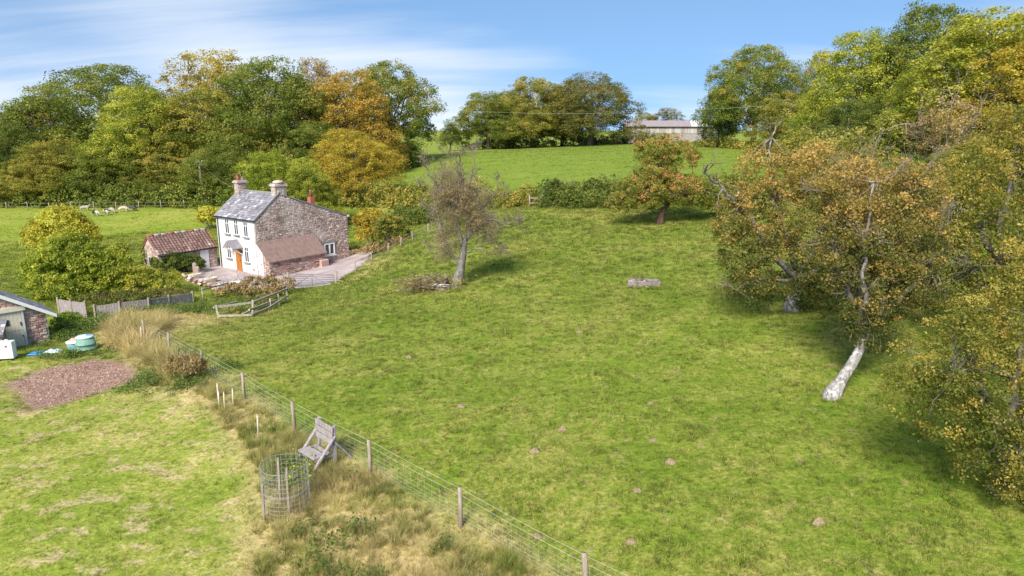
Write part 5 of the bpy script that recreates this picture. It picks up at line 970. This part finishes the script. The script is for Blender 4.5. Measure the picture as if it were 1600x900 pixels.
def make_bench():
    R_, L_ = Vector((-5.45, 19.1)), Vector((-6.08, 19.72)); o = ground_pt(*((R_ + L_) / 2)); t = thing('rustic_bench', 'tall backed rustic timber bench with sloping side props beside the wire fence', 'bench', o)
    w = (R_ - L_).normalized(); fwd = Vector((w.y, -w.x)).normalized(); fwd = -fwd if fwd.y > 0 and fwd.x > 0 else fwd
    if fwd.x > 0: fwd = -fwd
    w3, f3, up = Vector((w.x, w.y, 0)), Vector((fwd.x, fwd.y, 0)), Vector((0, 0, 1)); hw = (R_ - L_).length / 2
    P = lambda a, f, z: w3 * a + f3 * f + up * z
    for s in (-1, 1): mb = MB(); mb.bar(P(s * hw, 0, -.3), P(s * hw, -.1, 1.32), .075, .11, up=w3); mb.build('back_post', 'old_wood', t)
    for k, z in enumerate((1.22, 1.02, .82)): mb = MB(); mb.bar(P(-hw - .06, .05 - (z - .6) * .08, z), P(hw + .06, .05 - (z - .6) * .08, z), .035, .175); mb.build('back_board', 'old_wood', t, bevel=.006)
    for f, z in ((.58, .47), (.36, .45)): mb = MB(); mb.bar(P(-hw - .02, f, z), P(hw + .02, f, z), .20, .05); mb.build('seat_board', 'old_wood', t, bevel=.006)
    mb = MB(); mb.bar(P(-hw, .1, .42), P(hw, .1, .42), .08, .09); mb.build('cross_rail', 'old_wood', t)
    for s in (-1, 1): mb = MB(); mb.bar(P(s * (hw + .06), -.06, 1.0), P(s * (hw + .06), .98, -.15), .05, .10, up=w3); mb.build('front_prop', 'old_wood', t)
    for s in (-1, 1): mb = MB(); mb.bar(P(s * (hw + .05), -.05, .80), P(s * (hw + .05), -.75, -.1), .05, .11, up=w3); mb.build('rear_prop', 'old_wood', t)
    for s in (-1, 1): mb = MB(); mb.bar(P(s * (hw - .01), -.02, .40), P(s * (hw - .01), .62, .41), .05, .09); mb.build('seat_bearer', 'old_wood', t)
make_bench()
def make_guard():
    c_ = Vector((-6.2, 16.95)); o = ground_pt(*c_); t = thing('tree_guard', 'round wire mesh tree guard with two stakes beside the mown lawn', 'tree guard', o); r, h = .62, 1.38; rng = np.random.default_rng(6); K = 28
    for z in [.05, .17, .29, .41, .53, .66, .69, .82, .95, 1.08, 1.21, 1.36]:
        mb = MB(); pts = [Vector((math.cos(a) * (r + .012 * math.sin(3 * a + z * 5)), math.sin(a) * (r + .012 * math.sin(3 * a + z * 5)), z + .02 * math.sin(2 * a + z))) for a in (2 * math.pi * i / K for i in range(K + 1))]; mb.tube(pts, .007 if z in (.66, .69, 1.36) else .0045, 4, cap=False); mb.build('ring_wire', 'galvanised', t)
    for i in range(K):
        a = 2 * math.pi * i / K; mb = MB(); mb.tube([(math.cos(a) * r, math.sin(a) * r, 0), (math.cos(a) * r, math.sin(a) * r, h + rng.uniform(-.01, .06))], .0045, 4); mb.build('upright_wire', 'galvanised', t)
    for x, y, hh in ((-.2, .05, 1.5), (.12, -.25, 1.35), (-.55, -.3, .9)): mb = MB(); mb.bar((x, y, -.3), (x + .04, y, hh), .055, .055); mb.build('stake', 'fence_wood', t)
    mb = MB(); tips = []; grow(mb, (0, 0, -.05), (.05, .1, 1), .7, .02, 2, rng, k=5, kids=3, tips=tips); s = mb.build('sapling', 'bark', t)
    C = np.array(tips); C = np.repeat(C, 10, 0) + rng.normal(0, .09, (len(C) * 10, 3)); V, Fq = leaf_quads(C, np.tile([0, 0, 1.], (len(C), 1)), .07, rng); obj('leaves', np_mesh('leaves', V, Fq, M['leaf_ivy'], rng.random(len(C))), s)
make_guard()
for i, (x, y, h, lab) in enumerate(((-8.58, 21.33, .85, 'single pale cane standing apart in the long grass left of the bench'), (-11.1, 24.16, .75, 'leftmost pale cane of the three by the fence'), (-10.85, 24.05, .72, 'middle pale cane of the three by the fence'), (-10.62, 24.3, .74, 'rightmost pale cane of the three by the fence'), (-11.5, 25.0, .7, 'pale cane just beyond the three by the fence'), (-19.4, 34.2, .95, 'pale cane nearest the compost bin in the straw grass'))):
    mb = MB(); mb.tube([(0, 0, -.2), (.01, .01, h * .5), (.03, 0, h)], [.026, .026, .024], 8); mb.tube([(.03, 0, h - .01), (.03, 0, h + .012)], [.03, .03], 8); o = mb.build('planting_cane', 'cane', None, True); o.location = ground_pt(x, y); tag(o, lab, 'cane', 'canes marking young plants')
# ---- around the shed
simple('green_plastic', (.20, .36, .28), (.15, .28, .22), 5, .5, bump=.02); simple('teal_plastic', (.16, .33, .36), (.12, .26, .29), 5, .5, bump=.02); simple('white_plastic', (.80, .81, .80), (.70, .71, .70), 5, .4, bump=.01); simple('blue_sheet', (.05, .28, .62), (.03, .20, .48), 4, .4, bump=.3); simple('pale_blue_sheet', (.55, .68, .76), (.42, .56, .66), 4, .4, bump=.3); simple('red_print', (.45, .07, .06), None, 5, .5); simple('pink_bag', (.62, .36, .30), (.5, .28, .22), 4, .7)
def make_compost_bin():
    t = thing('compost_bin', 'green ribbed plastic compost bin with a pale lid beside the dug bed', 'bin', ground_pt(-22.3, 34.1, -.02))
    mb = MB(); mb.lathe([(.50, 0), (.49, .18), (.52, .19), (.52, .23), (.48, .24), (.46, .44), (.49, .45), (.49, .48), (.45, .49), (.40, .78)], 24); mb.build('body', 'green_plastic', t, True)
    mb = MB(); mb.lathe([(.42, .78), (.43, .82), (.38, .86), (.12, .88), (.1, .92), (.02, .93)], 24); mb.build('lid', 'pale_blue_sheet', t, True)
    t = thing('water_butt', 'smaller teal tub with a white rim tucked against the compost bin', 'tub', ground_pt(-23.0, 34.2, -.02)); mb = MB(); mb.lathe([(.26, 0), (.32, .5)], 20); mb.build('body', 'teal_plastic', t, True); mb = MB(); mb.lathe([(.34, .49), (.35, .58), (.30, .60), (.05, .61)], 20); mb.build('rim', 'white_plastic', t, True)
    rng = np.random.default_rng(9)
    def rag(name, lab, loc, sx, sy, h, mat, cat, seed):
        rng = np.random.default_rng(seed); a, b = 14, 9; X, Y = np.meshgrid(np.linspace(-1, 1, a), np.linspace(-1, 1, b)); ed = np.clip(1.15 - np.maximum(abs(X), abs(Y)), 0, 1); Z = h * ed * (.35 + .65 * np.abs(np.sin(X * 4 + Y * 2.3 + seed)) * np.abs(np.sin(Y * 3.1 - X * 1.3))) + .03
        X = X * sx * (1 + .12 * np.sin(Y * 5 + seed)); Y = Y * sy * (1 + .15 * np.sin(X * 6)); i = np.arange(a * b).reshape(b, a); Fq = np.stack([i[:-1, :-1], i[:-1, 1:], i[1:, 1:], i[1:, :-1]], -1).reshape(-1, 4)
        o = obj(name, np_mesh(name, np.stack([X, Y, Z], -1).reshape(-1, 3), Fq, M[mat], smooth=True)); o.location = ground_pt(*loc); so = o.modifiers.new('t', 'SOLIDIFY'); so.thickness = .012; o.rotation_euler = (0, 0, .25); tag(o, lab, cat)
    rag('tarpaulin', 'crumpled bright blue tarpaulin on the grass by the shed', (-24.75, 33.85), .42, .26, .22, 'blue_sheet', 'tarpaulin', 3); rag('plastic_sheet', 'pale crumpled plastic sheet lying against the blue tarpaulin', (-24.05, 34.05), .40, .22, .22, 'pale_blue_sheet', 'plastic sheet', 5)
    rag('sack', 'pinkish sack slumped on the white rimmed tub', (-22.98, 34.4), .28, .22, .2, 'pink_bag', 'sack', 7); bpy.data.objects['sack'].location.z += .56
    t = thing('white_cabinet', 'white cabinet with a small red mark standing before the shed', 'cabinet', ground_pt(-25.75, 33.1), R(12)); mb = MB(); mb.box((0, 0, .52), (.78, .42, .88)); mb.build('casing', 'white_plastic', t, bevel=.02)
    mb = MB(); mb.lathe([(.055, 0), (.055, .008)], 14); q = mb.build('mark', 'red_print', t); q.location = (.12, -.213, .74); q.rotation_euler = (R(90), 0, 0)
    mb = MB(); mb.box((.14, -.213, .56), (.16, .006, .012)); mb.build('print_line', 'lead', t); mb = MB(); mb.tube([(.02, 0, .96), (.02, 0, 1.04), (.14, 0, 1.04), (.14, 0, .96)], .02, 6); mb.build('handle', 'white_plastic', t)
    for x in (-.3, .3): mb = MB(); mb.box((x, 0, .035), (.1, .5, .1)); mb.build('foot', 'dark_metal', t)
    t = thing('log_store', 'small slate roofed log store at the left edge before the shed door', 'log store', ground_pt(-26.75, 34.35), R(20)); L0 = 1.3
    for x in (-L0, .0):
        for y in (-.3, .35): mb = MB(); mb.box((x, y, .6), (.09, .09, 1.5)); mb.build('post', 'fence_wood', t)
    mb = MB(); mb.prism([(-L0 - .15, -.5, 1.12), (-L0 - .15, .5, 1.75), (-L0 - .15, .5, 1.68), (-L0 - .15, -.5, 1.05)], (0, 0, 0), (L0 + .3, 0, 0)); rf = mb.build('roof', 'lead', t)
    mb = MB(); slates(mb, (-L0 - .17, -.54, 1.13), (1, 0, 0), Vector((0, 1.0, .63)).normalized(), L0 + .34, 1.2, .26, .2, 12); mb.build('slates', 'slate', rf, kind='stuff')
    for i in range(18): mb = MB(); x, z = -L0 + .15 + (i % 6) * .2, .15 + (i // 6) * .2; mb.tube([(x, -.25, z), (x + .01, .3, z)], .09, 8); mb.build('log', 'bark', t, True)
make_compost_bin()
# ---- in the yard
simple('old_stone', (.42, .34, .29), (.30, .23, .19), 5, .95, bump=.3); simple('cream_stone', (.74, .66, .52), (.62, .54, .42), 5, .9)
def boulder(mb, c_, s, rng, t=.5):
    bm = bmesh.new(); bmesh.ops.create_icosphere(bm, subdivisions=1, radius=1); rot = Matrix.Rotation(rng.uniform(0, 6), 3, 'Z')
    for v in bm.verts: v.co = rot @ Vector((v.co.x * s[0], v.co.y * s[1], v.co.z * s[2])) * rng.uniform(.82, 1.12) + Vector(c_)
    bm.verts.index_update(); mb.add([v.co.copy() for v in bm.verts], [[v.index for v in f.verts] for f in bm.faces], t); bm.free()
def make_yard_things():
    rng = np.random.default_rng(14); pts = [(-28.1,57.3),(-27.0,56.2),(-25.6,54.9),(-24.2,53.9),(-23.2,53.3)]; o = ground_pt(*pts[0]); t = thing('rubble_wall', 'low dry stone wall edging the front of the cottage yard', 'wall', o)
    for k in range(64):
        u = rng.random() * 3.999; i = int(u); a, b = Vector(pts[i]), Vector(pts[i + 1]); q = a.lerp(b, u - i); lay = k % 3; mb = MB(); boulder(mb, ground_pt(q.x + rng.normal(0, .12), q.y + rng.normal(0, .12), .08 + .16 * lay) - o, (rng.uniform(.14, .28), rng.uniform(.12, .2), rng.uniform(.08, .14)), rng, rng.random()); mb.build('stone', 'red_rubble', t)
    for x, y, h, lab in ((-28.25, 59.6, 1.15, 'taller upright stone slab by the clipped hedge'), (-27.8, 59.1, .9, 'shorter leaning stone slab beside the taller one')):
        mb = MB(); mb.prism([(-.22, -.09, -.2), (.22, -.09, -.2), (.18, -.07, h * .85), (.02, -.06, h), (-.17, -.07, h * .9)], (0, 0, 0), (.02, .17, 0)); s = mb.build('standing_stone', 'old_stone', None, bevel=.02); s.location = ground_pt(x, y); s.rotation_euler = (R(6), R(5), R(-30)); tag(s, lab, 'stone')
    for x, y, m, lab in ((-22.75, 54.75, 'white_plastic', 'round white planter tub at the front of the yard'), (-25.4, 56.3, 'cream_stone', 'cream stone trough planter on the yard'), (-27.55, 57.9, 'cream_stone', 'cream stone planter on the end of the low wall')):
        t = thing('planter', lab, 'planter', ground_pt(x, y, .03), rng.uniform(0, 3)); mb = MB(); k = (1.25, .62) if m != 'white_plastic' else (1.05, 1.0)
        mb.lathe([(.38, 0), (.48, .3), (.50, .34), (.50, .38), (.42, .38), (.40, .30), (.05, .29)], 20); q = mb.build('pot', m, t, True); q.scale = (k[0], k[1], 1)
        C = rng.normal(0, .12, (50, 3)) + np.array([0, 0, .42]); V, Fq = leaf_quads(C, np.tile([0, 0, 1.], (50, 1)), .09, rng); obj('plant', np_mesh('plant', V, Fq, M['leaf_olive'], rng.random(50)), t)
make_yard_things()
# ---- in the paddock
simple('bath_enamel', (.52, .50, .52), (.36, .33, .33), 3, .5); simple('concrete', (.29, .26, .26), (.16, .13, .12), 4, .9, bump=.2)
simple('sludge', (.09, .06, .045), (.05, .035, .03), 6, .7)
def make_trough():
    t = thing('water_trough', 'low rectangular concrete trough with rubble in the paddock', 'trough', ground_pt(7.5, 37.95), R(-8)); L, Wd, H = 1.8, .85, .34
    for nm, c_, s in (('side', (0, -Wd / 2, H / 2), (L, .06, H)), ('side', (0, Wd / 2, H / 2), (L, .06, H)), ('end', (-L / 2 + .04, 0, H / 2), (.08, Wd - .082, H - .004)), ('end', (L / 2 - .04, 0, H / 2), (.08, Wd - .082, H - .004)), ('base', (0, 0, .05), (L - .18, Wd - .09, .1))): mb = MB(); mb.box(c_, s); mb.build(nm, 'concrete', t, bevel=.012)
    rng = np.random.default_rng(3)
    for k in range(9): mb = MB(); boulder(mb, (rng.uniform(-.8, .1), rng.uniform(-.3, .3), rng.uniform(.16, .34)), (.15, .12, .09), rng); mb.build('rubble', 'old_stone', t)
    mb = MB()
    for k in range(8): grow(mb, (rng.uniform(-.8, .1), rng.uniform(-.2, .2), .3), (rng.normal(), rng.normal() * .3, .7), .4, .014, 1, rng, k=4, kids=2)
    mb.build('twigs', 'bark_red', t, kind='stuff')
    mb = MB(); mb.box((0, 0, .14), (L - .14, Wd - .08, .12)); mb.build('silt', 'sludge', t)
    C = rng.normal(0, 1, (500, 3)) * np.array([.75, .1, .06]) + np.array([-.1, -.5, .1]); C[:, 2] = np.abs(C[:, 2]); V, Fq = leaf_quads(C, np.tile([0, -.5, .6], (500, 1)), .12, rng, .2); obj('grass_skirt', np_mesh('grass_skirt', V, Fq, M['leaf_olive'], rng.random(500)), t, kind='stuff')
    mb = MB(); mb.box((.4, -.42, .04), (.6, .14, .03), Matrix.Rotation(R(10), 3, 'Y')); mb.build('plastic_scrap', 'white_plastic', t)
make_trough()
def make_brush():
    rng = np.random.default_rng(17); o = ground_pt(-4.9, 42.2); t = thing('brushwood_heap', 'heap of dead branches and dry grass at the foot of the half bare tree', 'branches', o); t.scale = (1.4, 1.3, 1.3)
    for k in range(46):
        a = Vector((rng.uniform(-1.35, 1.1), rng.uniform(-.6, .5), rng.uniform(.03, .7))); d = Vector((rng.normal(0, 1), rng.normal(0, .5), rng.normal(0, .25))).normalized() * rng.uniform(.4, 1.0); r = rng.uniform(.015, .05); mb = MB(); mb.tube([a - d * .6, a + Vector(rng.normal(0, .04, 3)), a + d * .6], [r, r * .9, r * .5], 5); mb.build('branch', 'bark_grey' if k % 2 else 'bark', t, True)
    mb = MB(); mb.tube([(-.1, -.35, .35), (.5, -.3, .28), (1.1, -.2, .2)], [.09, .1, .08], 7); mb.build('log', 'bark_white', t, True)
    for k in range(6): mb = MB(); boulder(mb, (rng.uniform(-.2, 1.2), rng.uniform(-.5, .1), .1), (.18, .14, .12), rng); mb.build('stone', 'old_stone', t)
    C = rng.normal(0, 1, (2600, 3)) * np.array([.72, .42, .2]) + np.array([-.35, .1, .3]); C[:, 2] = np.clip(C[:, 2], .02, None); V, Fq = leaf_quads(C, np.tile([0, -.2, 1.], (2600, 1)), .13, rng, .25); obj('dry_grass', np_mesh('dry_grass', V, Fq, M['leaf_brown'], rng.random(2600)), t, kind='stuff')
make_brush()
bush('grass_foot', 'tuft of rough grass and suckers round the foot of the grey leaning trunk', 'grass', [(0, 0, .1, .45, .4, .35)], 'olive', 30, .2, 30, .09, 88, at=(-3.35, 41.9))
n = N('mole_soil'); p = n.obj(); f = n.noise(p, 14, 5, .7); M['mole_soil'] = n.princ(n.ramp(f, [(.35, (.17, .125, .07)), (.55, (.28, .22, .13)), (.7, (.38, .31, .20))]), .95, spec=.1, normal=n.bump(f, .6, .03))
WHERE = ['molehill close to the wire fence at the bottom of the photo', 'lowest in the column of four molehills right of the paddock centre', 'second from the bottom in the column of four molehills', 'molehill near the bottom edge below the column of four', 'upper right of the two close molehills left of the column of four', 'lower left of the two close molehills left of the column of four', 'topmost in the column of four molehills', 'lone molehill up the slope from the fence posts by the bench', 'distant molehill below the concrete trough', 'third from the bottom in the column of four molehills', 'molehill left of the low drooping tree at the right edge', 'small molehill out in the left part of the paddock']
for i, (x, y, r) in enumerate(BARE):
    rng = np.random.default_rng(300 + i); mb = MB(); r *= rng.uniform(.5, .85); hq = rng.uniform(.07, .15); mb.lathe([(r * 1.3, -.03), (r, hq * .15), (r * .75, hq * .5), (r * .45, hq * .85), (r * .15, hq), (.01, hq)], 16)
    mb.v = [(a * (1 + .25 * math.sin(3 * math.atan2(b, a) + i)), b * (.75 + .2 * math.cos(2 * math.atan2(b, a) + i)), c_ + rng.normal(0, .014)) for a, b, c_ in mb.v]; o = mb.build('molehill', 'mole_soil', None, True); o.location = ground_pt(x, y, .0); tag(o, WHERE[i], 'molehill', 'molehills in the paddock')
# ---- sheep in the far meadow
simple('fleece_white', (.42, .37, .32), (.32, .27, .23), 9, .95); simple('fleece_dark', (.045, .042, .045), (.10, .09, .085), 9, .95); simple('fleece_pink', (.62, .50, .44), (.48, .36, .31), 9, .95); simple('sheep_face', (.10, .09, .085), None, 9, .9)
n = N('fleece_pied'); p = n.obj(); f = n.noise(n.mapping(p, (1, 1, 1), loc=(3.2, .4, 0)), 1.6, 2, .4); M['fleece_pied'] = n.princ(n.mix(n.rng(f, .49, .53), (.44, .40, .36), (.045, .042, .045)), .95, spec=.05)
def sheep_mesh(graze):
    """one skin: body, neck, head and four legs grown over a skeleton"""
    V = [(0, 0, .62), (.28, 0, .64), (.5, 0, .62), (-.3, 0, .62), (-.55, 0, .62)]; rad = [.24, .25, .2, .25, .19]; E = [(0, 1), (1, 2), (0, 3), (3, 4)]
    def ad(p, r, q): V.append(p); rad.append(r); E.append((q, len(V) - 1)); return len(V) - 1
    if graze: a = ad((.66, 0, .50), .12, 2); b = ad((.80, 0, .30), .09, a); ad((.90, 0, .14), .055, b)
    else: a = ad((.62, 0, .80), .12, 2); b = ad((.74, 0, .96), .10, a); ad((.92, 0, .92), .055, b)
    for q, x in ((2, .42), (4, -.48)):
        for s in (-1, 1): a = ad((x, s * .14, .42), .085, q); b = ad((x + (.02 if x > 0 else -.05), s * .14, .22), .045, a); ad((x, s * .14, .0), .04, b)
    ad((-.72, 0, .5), .05, 4)
    me = bpy.data.meshes.new('sheep'); me.from_pydata(V, E, []); o = bpy.data.objects.new('tmp', me); COL.objects.link(o); m = o.modifiers.new('s', 'SKIN'); sv = me.skin_vertices[0].data
    for i, r in enumerate(rad): sv[i].radius = (r, r)
    sv[0].use_root = True; ss = o.modifiers.new('u', 'SUBSURF'); ss.levels = 2
    dg = bpy.context.evaluated_depsgraph_get(); out = bpy.data.meshes.new_from_object(o.evaluated_get(dg)); bpy.data.objects.remove(o); out.polygons.foreach_set('use_smooth', [True] * len(out.polygons)); return out
def make_sheep():
    A, B = sheep_mesh(True), sheep_mesh(False); A.materials.append(M['fleece_white']); B.materials.append(M['fleece_white'])
    S = [(-58.5, 92.3, 1, 'fleece_pied', 200, 'pied sheep nearest the golden tree, apart from the flock'), (-62.7, 100.2, 0, 'fleece_white', 10, 'pale sheep standing farthest back by the meadow fence'), (-57.9, 94.8, 1, 'fleece_pied', -20, 'leftmost pied sheep of the close flock, grazing'), (-57.0, 95.8, 1, 'fleece_pied', 150, 'second sheep from the left in the close flock'), (-57.2, 97.5, 1, 'fleece_white', -35, 'white sheep in the middle of the close flock'), (-56.0, 98.4, 1, 'fleece_pink', 20, 'pinkish sheep behind the white one in the flock'), (-55.2, 99.0, 1, 'fleece_dark', -10, 'dark sheep at the right end of the flock')]
    for x, y, gz, m, a, lab in S:
        t = thing('sheep', lab, 'sheep', ground_pt(x, y), R(a), 'sheep grazing in the far meadow'); o = obj('body', A if gz else B, t); slot_mat(o, m)
        hx, hz_ = (.84, .24) if gz else (.84, .97)
        for s in (-1, 1): mb = MB(); mb.tube([(hx - .04, s * .06, hz_ + .07), (hx - .07, s * .16, hz_ + .08)], [.03, .015], 5); mb.build('ear', 'sheep_face', t)
make_sheep()
# ---- poles and overhead line
def make_poles():
    simple('pole_wood', (.50, .45, .40), (.38, .33, .29), 6, .9); PL = [(-76.8, 113.2, 6.2, 'utility pole at the left in front of the wood'), (-46.5, 103.0, 6.8, 'utility pole half hidden in the wood above the outbuilding'), (50.0, 116.8, 8.6, 'utility pole at the right in front of the lime green tree')]
    tops = []
    for x, y, h, lab in PL:
        t = thing('utility_pole', lab, 'utility pole', ground_pt(x, y)); mb = MB(); mb.tube([(0, 0, -.5), (0, 0, h)], [.17, .13], 10); mb.build('pole', 'pole_wood', t, True); mb = MB(); mb.bar((-.55, 0, h - .3), (.55, 0, h - .3), .09, .1); a = mb.build('crossarm', 'pole_wood', t)
        for s in (-.45, .45): mb = MB(); mb.lathe([(.05, 0), (.06, .08), (.03, .16)], 8, (s, 0, h - .25)); mb.build('insulator', 'white_paint', a, True)
        tops.append(ground_pt(x, y, h - .15))
    for k, (p, q, lab) in enumerate(((tops[2], Vector((-14, 176, 14.2)), 'thin overhead wire crossing in front of the crest oaks'), (tops[1], Vector((-25.6, 65.6, 4.0)), 'service wire from the wood to the cottage chimney'))):
        mb = MB(); mb.tube([p.lerp(q, i / 12) - p + Vector((0, 0, -1.2 * math.sin(math.pi * i / 12) * (1 if k == 0 else .5))) for i in range(13)], .012 if k == 0 else .006, 4); o = mb.build('overhead_wire', 'wire'); o.location = p; tag(o, lab, 'wire')
make_poles()
